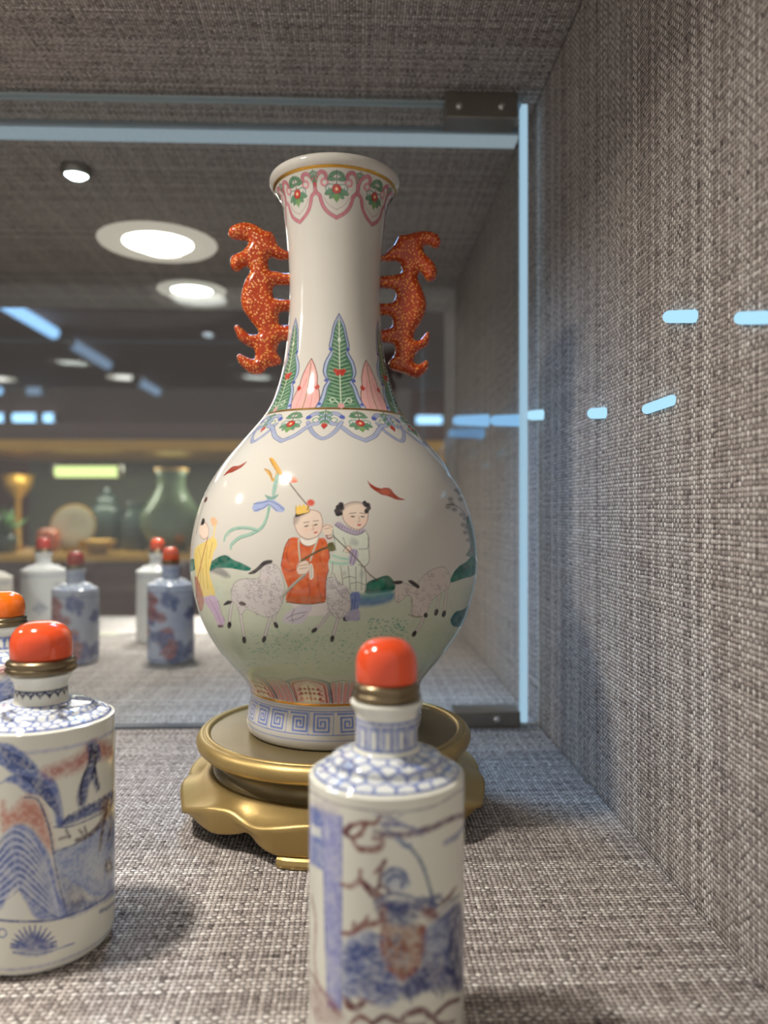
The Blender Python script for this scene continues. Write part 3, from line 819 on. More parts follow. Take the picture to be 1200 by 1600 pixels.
V.E(678, 318, 9, 3.0, (70, 56, 52), 1, 0, .05); V.E(716, 318, 8, 3.0, (70, 56, 52)); V.S([(666, 306), (690, 303)], 1.0, (90, 72, 66)); V.S([(706, 304), (728, 306)], 1.0, (90, 72, 66))
V.S([(700, 318), (706, 334), (697, 338)], 1.0, (180, 120, 96)); V.F([(694, 350), (703, 346), (712, 349), (703, 355)], (200, 90, 80)); V.E(672, 336, 10, 8, (236, 184, 164), .5, 4); V.E(722, 336, 8, 7, (236, 184, 164), .5, 4)
V.F([(648, 440), (660, 432), (672, 442), (664, 458), (650, 456)], SKIN); V.S([(648, 440), (660, 432), (672, 442), (664, 458), (650, 456)], .9, (150, 100, 84))
V.S([(600, 392), (650, 440), (700, 490), (740, 540), (776, 568)], 1.6, (80, 60, 50))
V.F([(668, 620), (700, 612), (708, 640), (700, 680), (706, 715), (690, 725), (660, 722), (640, 715), (665, 690), (672, 660)], (110, 128, 178)); V.S([(690, 625), (684, 680), (700, 715)], 1.0, (60, 74, 120)); V.S([(676, 640), (672, 690)], 1.0, (60, 74, 120)); V.F([(640, 715), (665, 706), (662, 724), (645, 726)], (50, 44, 50))
V.F([(660, 690), (700, 680), (708, 705), (690, 724), (650, 722)], (176, 170, 186), .8)

V.weather(.12, WHITE, .10, 3)
vase_body_mat = enamel_mat('porcelain_enamel', 0.09)
vase = tag(empty('porcelain_vase', (VX, VY, VFOOT)), 'white porcelain vase painted with boys and goats, two orange beast handles, on gold stand', 'vase')
V.build('body', vase_body_mat, vase)
# ---- handles: coral red beasts with gold speckles
def speckle_mat():
    m, nt, p = newmat('coral_gilt_glaze')
    tc = nt.nodes.new('ShaderNodeTexCoord'); vo = nt.nodes.new('ShaderNodeTexVoronoi')
    vo.inputs['Scale'].default_value = 1000
    nt.links.new(tc.outputs['Object'], vo.inputs['Vector'])
    mr = nt.nodes.new('ShaderNodeMapRange'); mr.inputs['From Min'].default_value = 0.24; mr.inputs['From Max'].default_value = 0.42
    mr.inputs['To Min'].default_value = 1; mr.inputs['To Max'].default_value = 0
    nt.links.new(vo.outputs['Distance'], mr.inputs['Value'])
    nz = nt.nodes.new('ShaderNodeTexNoise'); nz.inputs['Scale'].default_value = 160
    nt.links.new(tc.outputs['Object'], nz.inputs['Vector'])
    base = nt.nodes.new('ShaderNodeMix'); base.data_type = 'RGBA'
    base.inputs['A'].default_value = (*lin((136, 38, 14)), 1); base.inputs['B'].default_value = (*lin((194, 74, 30)), 1)
    nt.links.new(nz.outputs['Fac'], base.inputs['Factor'])
    mx = nt.nodes.new('ShaderNodeMix'); mx.data_type = 'RGBA'
    nt.links.new(mr.outputs[0], mx.inputs['Factor']); nt.links.new(base.outputs['Result'], mx.inputs['A'])
    mx.inputs['B'].default_value = (*lin((232, 158, 76)), 1)
    nt.links.new(mx.outputs['Result'], p.inputs['Base Color'])
    p.inputs['Roughness'].default_value = 0.16
    b = nt.nodes.new('ShaderNodeBump'); b.inputs['Strength'].default_value = 0.35; b.inputs['Distance'].default_value = 0.0003
    nt.links.new(mr.outputs[0], b.inputs['Height']); nt.links.new(b.outputs['Normal'], p.inputs['Normal'])
    return m
coral = speckle_mat()
HL = [(60, 485), (65, 450), (100, 428), (150, 420), (195, 430), (235, 455), (275, 465), (290, 490), (300, 520), (325, 545), (352, 558), (380, 575), (380, 600), (352, 600), (330, 603), (300, 600), (275, 590), (258, 600), (256, 630), (265, 655), (300, 660), (335, 668), (400, 672), (400, 722), (345, 728), (310, 728), (285, 735), (278, 760), (285, 790), (320, 797), (400, 802), (400, 852), (335, 858), (310, 870), (308, 900), (320, 925), (400, 930), (400, 1000), (325, 1005), (305, 1030), (300, 1060), (318, 1090), (320, 1115), (290, 1130), (250, 1140), (235, 1160), (205, 1172), (170, 1168), (130, 1140), (105, 1105), (103, 1080), (118, 1070), (150, 1085), (185, 1095), (190, 1070), (180, 1045), (140, 1025), (110, 1000), (92, 960), (88, 935), (105, 928), (130, 945), (160, 970), (190, 975), (208, 965), (195, 940), (160, 895), (130, 850), (120, 800), (128, 750), (145, 700), (165, 665), (160, 645), (140, 640), (115, 660), (95, 665), (75, 650), (68, 615), (75, 590), (100, 575), (130, 560), (150, 535), (156, 517), (140, 510), (110, 508), (80, 502)]
HR = [(790, 590), (800, 572), (830, 568), (850, 545), (880, 515), (905, 470), (950, 460), (1010, 445), (1060, 443), (1100, 455), (1120, 485), (1115, 515), (1095, 528), (1060, 515), (1040, 515), (1030, 530), (1045, 560), (1085, 600), (1102, 640), (1095, 680), (1070, 695), (1045, 690), (1030, 665), (1012, 655), (1003, 680), (1025, 730), (1045, 790), (1045, 840), (1020, 900), (990, 950), (985, 985), (1010, 990), (1040, 955), (1060, 948), (1065, 985), (1050, 1020), (1010, 1045), (990, 1070), (985, 1100), (1010, 1110), (1045, 1090), (1060, 1110), (1050, 1145), (1010, 1178), (980, 1180), (930, 1160), (880, 1145), (855, 1125), (860, 1095), (885, 1060), (885, 1030), (870, 1010), (795, 1000), (795, 950), (860, 930), (875, 905), (870, 880), (850, 870), (790, 865), (790, 815), (845, 808), (875, 800), (890, 770), (885, 745), (860, 735), (790, 728), (790, 680), (860, 668), (905, 660), (920, 640), (915, 610), (890, 595), (850, 600)]
def inflated(name, outline, parent, half_t):
    """closed cushion-shaped relief of an outline given in the 3.2x frame of the vase neck"""
    pts = []
    for (x, y) in outline:
        X, Y = 340 + x / 3.2, 220 + y / 3.2
        pts.append(((X - 523.5) / FPX * VD, CAM_H - (Y - 800) / FPX * VD - VFOOT))
    P = smooth_pts(pts, True, 3)
    n = len(P)
    (x0, z0), (x1, z1) = P.min(0), P.max(0)
    step = 0.055
    gx, gz = np.meshgrid(np.arange(x0, x1, step), np.arange(z0, z1, step)); G = np.c_[gx.ravel(), gz.ravel()]
    G[:, 0] += np.tile((np.arange(gx.shape[0]) % 2)[:, None] * step / 2, (1, gx.shape[1])).ravel()
    A, B = P, np.roll(P, -1, 0)
    d = np.full(len(G), 1e9); ins = np.zeros(len(G), bool)
    for a, b in zip(A, B):
        e = b - a; q = np.clip(((G - a) @ e) / (e @ e + 1e-12), 0, 1)
        d = np.minimum(d, np.hypot(*(G - a - q[:, None] * e).T))
        if a[1] != b[1]:
            ins ^= ((a[1] > G[:, 1]) != (b[1] > G[:, 1])) & (G[:, 0] < a[0] + (G[:, 1] - a[1]) / (b[1] - a[1]) * e[0])
    keep = ins & (d > step * 0.55)
    G, dg = G[keep], d[keep]
    vin2 = [Vector(p) for p in P] + [Vector(g) for g in G]
    vo, _, fo, ov, _, _ = geometry.delaunay_2d_cdt(vin2, [], [list(range(n))], 1, 1e-6)
    m = len(vo)
    dd = np.zeros(m); border = np.zeros(m, bool)
    src = {i: l for i, l in enumerate(ov)}
    for i in range(m):
        l = src[i][0] if src[i] else 0
        if l < n: border[i] = True
        else: dd[i] = dg[l - n]
    w = 0.36
    t = np.clip(dd / w, 0, 1); h = half_t * np.sqrt(np.clip(1 - (1 - t) ** 2, 0, 1))
    verts, front, back = [], {}, {}
    for i in range(m):
        front[i] = len(verts); verts.append((vo[i].x, -h[i], vo[i].y))
        if border[i]: back[i] = front[i]
        else: back[i] = len(verts); verts.append((vo[i].x, h[i], vo[i].y))
    faces = []
    for f in fo:
        faces.append([front[i] for i in f]); faces.append([back[i] for i in reversed(f)])
    me = mesh_from(name, verts, faces)
    return link(name, me, coral, parent)
for nm, o in (('handle', HL), ('handle', HR)):
    h = inflated(nm, o, vase, 0.34)
    h.rotation_euler = (0, 0, -math.atan2(VX, VY))
    h['label'] = 'coral red scrolled beast handle speckled with gold'
# ------------------------------------------------------------------ gold stand
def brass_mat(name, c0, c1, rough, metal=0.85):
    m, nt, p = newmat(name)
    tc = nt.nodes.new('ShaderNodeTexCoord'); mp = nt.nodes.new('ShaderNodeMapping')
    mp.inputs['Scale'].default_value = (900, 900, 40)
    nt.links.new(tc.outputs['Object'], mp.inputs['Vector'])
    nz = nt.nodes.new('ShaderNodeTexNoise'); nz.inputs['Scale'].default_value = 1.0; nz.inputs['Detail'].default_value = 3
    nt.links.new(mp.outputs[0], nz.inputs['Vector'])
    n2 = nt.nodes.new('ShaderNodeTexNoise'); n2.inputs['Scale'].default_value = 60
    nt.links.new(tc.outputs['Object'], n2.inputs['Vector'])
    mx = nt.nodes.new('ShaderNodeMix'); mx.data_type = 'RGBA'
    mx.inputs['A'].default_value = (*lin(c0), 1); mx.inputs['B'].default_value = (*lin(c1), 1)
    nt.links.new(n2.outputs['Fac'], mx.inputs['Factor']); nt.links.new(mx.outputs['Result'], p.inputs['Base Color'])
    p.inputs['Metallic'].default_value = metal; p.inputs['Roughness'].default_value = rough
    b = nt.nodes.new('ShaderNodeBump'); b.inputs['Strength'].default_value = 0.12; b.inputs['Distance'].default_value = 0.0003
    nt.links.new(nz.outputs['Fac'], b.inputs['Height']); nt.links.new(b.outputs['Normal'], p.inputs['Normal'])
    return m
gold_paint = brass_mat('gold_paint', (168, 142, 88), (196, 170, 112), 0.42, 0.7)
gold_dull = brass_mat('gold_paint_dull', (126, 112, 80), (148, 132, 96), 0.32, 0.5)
stand = tag(empty('vase_stand', (VX, VY, 0), -math.atan2(VX, VY)), 'round gold lacquered stand with scalloped apron, carrying the vase', 'vase stand')
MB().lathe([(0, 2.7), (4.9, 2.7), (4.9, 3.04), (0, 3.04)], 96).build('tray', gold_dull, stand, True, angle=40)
MB().lathe([(4.72, 2.95), (4.74, 3.06), (4.79, 3.13), (4.87, 3.16), (4.95, 3.12), (4.98, 3.07), (5.02, 3.12), (5.10, 3.10), (5.20, 3.01), (5.26, 2.90), (5.27, 2.78), (5.23, 2.64), (5.12, 2.52), (4.95, 2.45), (4.7, 2.43), (4.65, 2.7)], 128).build('rim', gold_paint, stand, True)
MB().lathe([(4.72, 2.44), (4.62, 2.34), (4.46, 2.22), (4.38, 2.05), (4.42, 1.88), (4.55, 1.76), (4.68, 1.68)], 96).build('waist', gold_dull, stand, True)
DEL = [0, 10, 19, 25, 31, 38, 46, 53, 58, 60]
ZT = [1.50, 1.47, 1.34, 1.24, 1.24, 1.50, 1.50, 1.30, 1.16, 1.12]
RT = [5.72, 5.76, 5.82, 5.78, 5.58, 5.58, 5.84, 5.94, 6.02, 6.10]
ZBT = [.34, .34, .35, .55, .86, .62, .52, .66, .80, .84]
def apron_at(t):
    dgr = abs((math.degrees(t) + 1 + 60) % 120 - 60)
    g = np.array([np.interp(np.clip(abs(dgr + k), 0, 60), DEL, v) for v in (ZT, RT, ZBT) for k in (-2, 0, 2)]).reshape(3, 3)
    z, r, b = g.mean(1)
    return z, r, b
NA = 360
verts, faces = [], []
for i in range(NA):
    t = 2 * math.pi * i / NA
    z, r, b = apron_at(t)
    zm = (z + b) / 2
    ring = [(4.5, 1.72), (5.0, 1.66), (r - 0.5, (z + 1.62) / 2), (r - 0.14, z + 0.02), (r - 0.03, z - 0.02), (r, z - 0.09), (r - 0.01, z - 0.2), (r - 0.10, zm), (r - 0.16, b + 0.12), (r - 0.20, b + 0.03), (r - 0.26, b), (r - 0.5, b), (r - 0.56, b + .06), (r - 0.56, zm), (r - 0.6, 1.2), (4.5, 1.3)]
    for (rr, zz_) in ring: verts.append((rr * math.sin(t), -rr * math.cos(t), zz_))
K = 16
for i in range(NA):
    j = (i + 1) % NA
    for k in range(K):
        l = (k + 1) % K
        faces.append((i * K + k, j * K + k, j * K + l, i * K + l)[::-1])
me = mesh_from('apron', verts, faces)
bm_ = bmesh.new(); bm_.from_mesh(me); bmesh.ops.recalc_face_normals(bm_, faces=bm_.faces); bm_.to_mesh(me); bm_.free()
link('apron', me, gold_paint, stand)
for k in range(3):
    verts, faces = [], []
    n = 17
    for i in range(n):
        t = math.radians(-1 + 120 * k + (i - (n - 1) / 2) * 2.3)
        e = 0.05 if i in (0, n - 1) else 0.0
        for (rr, zz_) in ((5.62 - e, 0.36), (5.70 - e, 0.30), (5.74 - e, 0.17), (5.70 - e, 0.04), (5.62 - e, 0.0), (5.1, 0.0), (5.1, 0.36)):
            verts.append((rr * math.sin(t), -rr * math.cos(t), zz_))
    for i in range(n - 1):
        for q in range(7):
            w = (q + 1) % 7
            faces.append((i * 7 + q, i * 7 + w, (i + 1) * 7 + w, (i + 1) * 7 + q))
    faces.append(tuple(range(7))[::-1]); faces.append(tuple((n - 1) * 7 + q for q in range(7)))
    me = mesh_from('foot', verts, faces, False)
    bm_ = bmesh.new(); bm_.from_mesh(me); bmesh.ops.recalc_face_normals(bm_, faces=bm_.faces); bm_.to_mesh(me); bm_.free()
    link('foot', me, gold_paint, stand)

# ------------------------------------------------------------------ snuff bottles
porcelain = enamel_mat('blue_white_porcelain', 0.07)
def stopper_mat(name, c, edge):
    m, nt, p = newmat(name)
    tc = nt.nodes.new('ShaderNodeTexCoord'); nz = nt.nodes.new('ShaderNodeTexNoise'); nz.inputs['Scale'].default_value = 120
    mp = nt.nodes.new('ShaderNodeMapping'); mp.inputs['Scale'].default_value = (1, 1, 0.25)
    nt.links.new(tc.outputs['Object'], mp.inputs[0]); nt.links.new(mp.outputs[0], nz.inputs['Vector'])
    mx = nt.nodes.new('ShaderNodeMix'); mx.data_type = 'RGBA'
    mx.inputs['A'].default_value = (*lin(c), 1); mx.inputs['B'].default_value = (*lin(edge), 1)
    nt.links.new(nz.outputs['Fac'], mx.inputs['Factor']); nt.links.new(mx.outputs['Result'], p.inputs['Base Color'])
    p.inputs['Roughness'].default_value = 0.14; p.inputs['Coat Weight'].default_value = 0.4
    p.inputs['Subsurface Weight'].default_value = 0.0
    return m
coral_cap = stopper_mat('coral_glass', (226, 70, 30), (240, 96, 52))
orange_cap = stopper_mat('orange_glass', (230, 96, 16), (244, 124, 30))
bronze = brass_mat('aged_bronze', (100, 88, 66), (146, 130, 102), 0.3, 0.85)
BW = (224, 224, 211)
COB, COBL, COBD, COPPER = (96, 116, 178), (148, 162, 204), (48, 56, 104), (128, 66, 62)
def bottle(px, depth, R, neck_r, zs, cap_r, cap_z0, cap_z1, collar_r, cap_mat, label, group, paint, nrow=420, ncol=360, base=BW, pos=None):
    """zs = (shoulder edge, shoulder/neck join, neck top); heights in cm above the shelf"""
    x, y = pos if pos else at(px, depth)
    ze, zn, zt = zs
    pr = [(R - .36, 0.0), (R - .2, .04), (R - .08, .14), (R - .02, .3), (R, .55), (R + .005, 1.5), (R, ze - .45), (R - .02, ze - .22), (R - .09, ze - .06), (R - .20, ze + .03),
          (R - .45, ze + .10), ((R + neck_r) / 2, (ze + .1) * .45 + zn * .55), (neck_r + .12, zn - .03), (neck_r + .02, zn + .06), (neck_r, zn + .2), (neck_r, zt - .35), (neck_r + .03, zt - .22), (neck_r + .10, zt - .10), (neck_r + .12, zt - .03), (neck_r + .06, zt)]
    pr = [tuple(p) for p in smooth_pts(pr, False, 5)]
    q = [pr[0]]
    for p in pr[1:]:
        if p[1] > q[-1][1] + 1e-4: q.append(p)
    B = Painted(q, x, y, 0.0, nrow, ncol, 105, 40, base, [(neck_r - .1, q[-1][1] + .001), (neck_r - .15, q[-1][1] - .3), (0.01, q[-1][1] - .31)], [(R - .5, .0), (R - .6, .12), (0.01, .12)])
    B.k = 0.0125 * depth / 17.0 if not pos else 0.0125
    if paint:
        paint(B, (R, neck_r, ze, zn, zt)); B.weather(.36, base, .07, 5)
    root = tag(empty('snuff_bottle', (x, y, 0)), label, 'snuff bottle', group)
    B.build('body', porcelain, root)
    c0 = q[-1][1]
    ch = cap_z0 - c0
    MB().lathe([(neck_r * .7, c0), (collar_r - .08, c0), (collar_r - .02, c0 + ch * .10), (collar_r, c0 + ch * .25), (collar_r - .03, c0 + ch * .42), (collar_r - .07, c0 + ch * .48), (collar_r - .03, c0 + ch * .56), (collar_r - .02, c0 + ch * .72), (collar_r - .06, c0 + ch * .86), (cap_r - .02, c0 + ch), (cap_r - .15, c0 + ch)], 64).build('collar', bronze, root, True)
    H = cap_z1 - cap_z0
    cp = [(cap_r - .2, cap_z0), (cap_r - .02, cap_z0), (cap_r, cap_z0 + .05), (cap_r, cap_z0 + H * .38)]
    for a in np.linspace(0.12, 1, 12):
        a *= math.pi / 2
        cp.append((cap_r * max(0, math.cos(a)) ** .72, cap_z0 + H * .38 + H * .62 * math.sin(a) ** .95))
    cp[-1] = (0, cap_z1)
    MB().lathe(cp, 64).build('stopper', cap_mat, root, True)
    return root
def sz(B, z): return float(np.interp(z, B.pz, B.ps))
def net(B, D, dark=(52, 62, 116), rows_=4, ncell=22, blots=(), lw=.07):
    """cell diaper over the shoulder"""
    R, nr, ze, zn, zt = D
    s0, s1 = sz(B, ze - .02), sz(B, zn - .01)
    B.band(s0, s1, (98, 120, 184), 0.9)
    g = np.random.default_rng(11)
    sites = []
    for i in range(rows_):
        f = (i + .5) / rows_; n = int(ncell - i * 3)
        for k in range(n):
            sites.append(((k + .5 * (i % 2)) * 2 * math.pi / n + g.uniform(-.05, .05), s0 + (s1 - s0) * (f + g.uniform(-.05, .05))))
    sites = np.array(sites)
    i0, i1 = np.searchsorted(B.s, s0), np.searchsorted(B.s, s1)
    Rr = B.r[i0:i1, None]
    d1 = np.full((i1 - i0, len(B.th)), 9.0); d2 = d1.copy()
    for (t, s_) in sites:
        dt = (B.th[None, :] - t + math.pi) % (2 * math.pi) - math.pi
        d = np.hypot(dt * Rr, (B.s[i0:i1, None] - s_) * 1.15)
        d2 = np.minimum(d2, np.maximum(d1, d)); d1 = np.minimum(d1, d)
    cov = np.clip(((d2 - d1) - lw) / .03, 0, 1)
    B._blend((i0, i1, 0, len(B.th)), cov * .95, (230, 234, 232), False)
    for (x, y, rr) in blots:
        for a in np.linspace(0, 2 * math.pi, 7)[:-1]:
            B.F([(x, y), (x + rr * math.cos(a - .25), y + .55 * rr * math.sin(a - .25)), (x + 1.3 * rr * math.cos(a), y + .7 * rr * math.sin(a)), (x + rr * math.cos(a + .25), y + .55 * rr * math.sin(a + .25))], dark, .85, 2)
    B.ring(s0, 4.0, (92, 112, 176)); B.ring(s1, 3.0, (84, 104, 172))

def paint_centre(B, D):
    R, nr, ze, zn, zt = D
    B.T = (470, 980, 2.581)
    net(B, D, blots=((190, 560, 34), (435, 550, 36)))
    # neck: ring and key bars
    B.ring(sz(B, zt - .38), 5, COB); B.ring(sz(B, zn + .12), 5, COB)
    for k in range(14):
        th = -1.75 + k * 2 * math.pi / 14
        s0, s1 = sz(B, zn + .14), sz(B, zt - .44)
        w = .10
        for (a, b, lo, hi, c) in ((-.2, .2, .76, 1.0, COB), (-.2, -.08, .02, .9, (120, 138, 196)), (.06, .2, .02, .8, (84, 104, 172))):
            B.fill([(th + a, s0 + (s1 - s0) * lo), (th + b, s0 + (s1 - s0) * lo), (th + b, s0 + (s1 - s0) * hi), (th + a, s0 + (s1 - s0) * hi)], c, .9, 1)
    # body
    B.S([(30, 655), (120, 705), (250, 735), (400, 745), (540, 720), (655, 650)], 3, (140, 130, 140), .8)
    B.F([(28, 700), (90, 735), (92, 980), (60, 965), (28, 940)], (110, 128, 192), .95, 2, False)
    B.F([(42, 790), (80, 810), (80, 850), (42, 830)], (225, 228, 224), 1, 2, False)
    B.F([(88, 730), (165, 760), (163, 1545), (110, 1530), (98, 1200), (90, 960)], (150, 156, 208), .95, 3, False)
    B.S([(90, 735), (98, 1200), (110, 1530)], 3, (104, 116, 180)); B.S([(165, 765), (163, 1540)], 3, (104, 116, 180))
    B.F([(36, 700), (110, 700), (160, 740), (120, 760), (60, 735)], (196, 190, 196), .6, 5)
    B.S([(44, 1090), (60, 1180), (55, 1330), (70, 1450)], 9, (150, 84, 84), .7, soft=3)
    B.S([(40, 1390), (90, 1470), (150, 1560)], 8, COPPER, .7, soft=3); B.F([(40, 1440), (110, 1480), (180, 1580), (60, 1590)], (150, 92, 100), .5, 6)
    for p, w in (([(180, 830), (205, 800), (250, 790), (300, 790), (320, 760)], 9), ([(205, 850), (230, 890), (275, 898), (320, 888), (325, 858), (295, 850)], 12), ([(260, 800), (240, 835), (215, 848)], 10),
                 ([(165, 1035), (200, 1045), (235, 1020), (240, 980)], 10), ([(235, 1020), (280, 1060), (330, 1085)], 12), ([(300, 990), (330, 960), (340, 940)], 9),
                 ([(170, 1235), (210, 1232), (255, 1200), (300, 1195), (330, 1180)], 12), ([(255, 1200), (270, 1165)], 8), ([(210, 1225), (215, 1190)], 8),
                 ([(175, 1490), (190, 1530), (230, 1535), (245, 1505)], 11), ([(230, 1490), (290, 1510), (350, 1490)], 9), ([(200, 1600), (240, 1570), (290, 1600)], 10)):
        B.S(p, w, COPPER, .9, .35, soft=1.5)
    B.S([(300, 825), (350, 838), (430, 835), (520, 812), (600, 775), (660, 755)], 12, (110, 84, 104), .9, .3, soft=2)
    B.S([(580, 870), (630, 840), (665, 790)], 12, (120, 128, 170), .8, .3, soft=2)
    for dx in (0, 18, 34): B.S([(330 + dx, 790 - dx * .3), (370 + dx, 800), (420 + dx, 805)], 4, (120, 124, 164), .8)
    B.S([(400, 860), (450, 900), (490, 960), (520, 1050), (545, 1150)], 6, (96, 116, 140), .9, soft=1)
    B.S([(385, 850), (420, 880), (440, 880)], 7, (104, 122, 164), .8, soft=2)
    # swirling hair, robe and beast
    qh = random.Random(21)
    def hatch(poly, n, ln, ang, w, c, a):
        P = np.array(poly, float); (x0, y0), (x1, y1) = P.min(0), P.max(0); k = 0
        while k < n:
            x, y = qh.uniform(x0, x1), qh.uniform(y0, y1); k += 1; ins = False
            for i in range(len(P)):
                p, r = P[i], P[i - 1]
                if (p[1] > y) != (r[1] > y) and x < (r[0] - p[0]) * (y - p[1]) / (r[1] - p[1]) + p[0]: ins = not ins
            if ins:
                t = ang + qh.uniform(-.5, .5); l = ln * qh.uniform(.5, 1.2)
                B.S([(x, y), (x + l * .5 * math.cos(t), y + l * .5 * math.sin(t) - l * .12), (x + l * math.cos(t), y + l * math.sin(t))], w, c, a, .5, soft=1)
    for p, w in (([(255, 1030), (290, 1075), (312, 1100)], 13), ([(285, 1075), (318, 1040), (322, 990), (338, 945)], 8), ([(318, 1040), (345, 1050), (360, 1075)], 9), ([(200, 800), (180, 825), (205, 850)], 13), ([(560, 1120), (600, 1085), (625, 1050)], 9), ([(470, 1130), (520, 1150), (560, 1175)], 11), ([(290, 1600), (340, 1570), (395, 1590), (430, 1560), (490, 1545), (530, 1570), (590, 1520), (640, 1500)], 12), ([(395, 1590), (440, 1610), (500, 1600)], 9), ([(530, 1570), (560, 1600), (620, 1590)], 9), ([(190, 1500), (215, 1535), (255, 1515)], 12)):
        B.S(p, w, (104, 58, 66), .9, .35, soft=1.5)
    hatch([(290, 750), (400, 770), (480, 830), (330, 830)], 40, 40, .1, 4, (116, 118, 158), .7)
    B.F([(330, 1010), (370, 975), (420, 990), (440, 1030), (420, 1060), (380, 1060), (345, 1050)], (168, 180, 200), .7, 4)
    for p in ([(335, 1000), (370, 975), (415, 990), (430, 1030)], [(345, 1030), (380, 1000), (410, 1020), (405, 1050)], [(300, 1110), (360, 1075), (430, 1085), (500, 1110)], [(310, 1130), (380, 1105), (450, 1120), (540, 1110)], [(350, 1160), (400, 1140), (450, 1150)]):
        B.S(p, 8, (78, 96, 142), .85, .3, soft=1.5)
    B.F([(300, 1130), (350, 1110), (440, 1120), (470, 1160), (440, 1200), (370, 1205), (330, 1180)], (112, 118, 150), .85, 4)
    B.F([(350, 1150), (400, 1140), (450, 1160), (430, 1195), (370, 1195)], (160, 176, 196), .8, 4)
    B.F([(310, 1120), (345, 1115), (350, 1190), (320, 1180)], COPPER, .8, 4); B.F([(480, 1140), (540, 1120), (550, 1180), (510, 1180)], (120, 66, 76), .8, 5)
    B.F([(330, 1210), (400, 1200), (490, 1200), (500, 1280), (480, 1350), (430, 1410), (380, 1400), (340, 1350)], (150, 116, 100), .9, 4)
    B.F([(355, 1260), (400, 1240), (430, 1300), (415, 1370), (370, 1350)], (98, 110, 138), .85, 5)
    B.S([(335, 1215), (330, 1300), (350, 1370), (400, 1415), (455, 1390), (495, 1300), (495, 1215)], 11, (142, 66, 58), .85, soft=2)
    B.F([(170, 1290), (230, 1240), (290, 1230), (320, 1300), (340, 1380), (390, 1420), (380, 1510), (320, 1530), (240, 1490), (170, 1480)], (124, 140, 186), .85, 5)
    for p in ([(190, 1310), (240, 1290), (290, 1300)], [(195, 1345), (250, 1330), (300, 1350)], [(200, 1390), (260, 1370), (320, 1400)], [(210, 1430), (270, 1420), (340, 1450)], [(250, 1470), (310, 1465), (360, 1490)]):
        B.S(p, 6, (76, 96, 152), .8, .4, soft=1.5)
    B.F([(380, 1450), (430, 1420), (490, 1360), (500, 1250), (520, 1210), (580, 1150), (650, 1130), (660, 1440), (600, 1460), (500, 1470), (430, 1500)], (88, 98, 146), .9, 5)
    hatch([(170, 1290), (290, 1230), (340, 1380), (390, 1420), (380, 1510), (240, 1490), (170, 1480)], 160, 44, .2, 4, (66, 84, 144), .7)
    hatch([(500, 1250), (650, 1130), (660, 1440), (430, 1490), (400, 1450)], 160, 46, 1.2, 5, (58, 66, 112), .7)
    hatch([(340, 1210), (490, 1205), (490, 1340), (400, 1400), (350, 1350)], 60, 40, 1.4, 5, (150, 92, 64), .7)
    hatch([(300, 1110), (540, 1095), (540, 1130), (310, 1140)], 60, 50, .05, 6, (66, 78, 126), .8)
    hatch([(330, 1140), (450, 1140), (440, 1200), (350, 1200)], 40, 36, .3, 4, (88, 92, 124), .7)
    B.F([(510, 1220), (560, 1190), (600, 1220), (590, 1330), (540, 1350), (505, 1320)], (136, 150, 182), .7, 8); B.F([(600, 1160), (650, 1140), (655, 1420), (610, 1430)], (70, 74, 112), .7, 6)
    for p in ([(520, 1250), (560, 1240), (590, 1260)], [(500, 1310), (550, 1330), (600, 1310)], [(540, 1400), (600, 1390), (650, 1400)], [(600, 1230), (605, 1330)], [(560, 1150), (600, 1110), (640, 1080)]):
        B.S(p, 7, (60, 68, 118), .75, .3, soft=2)

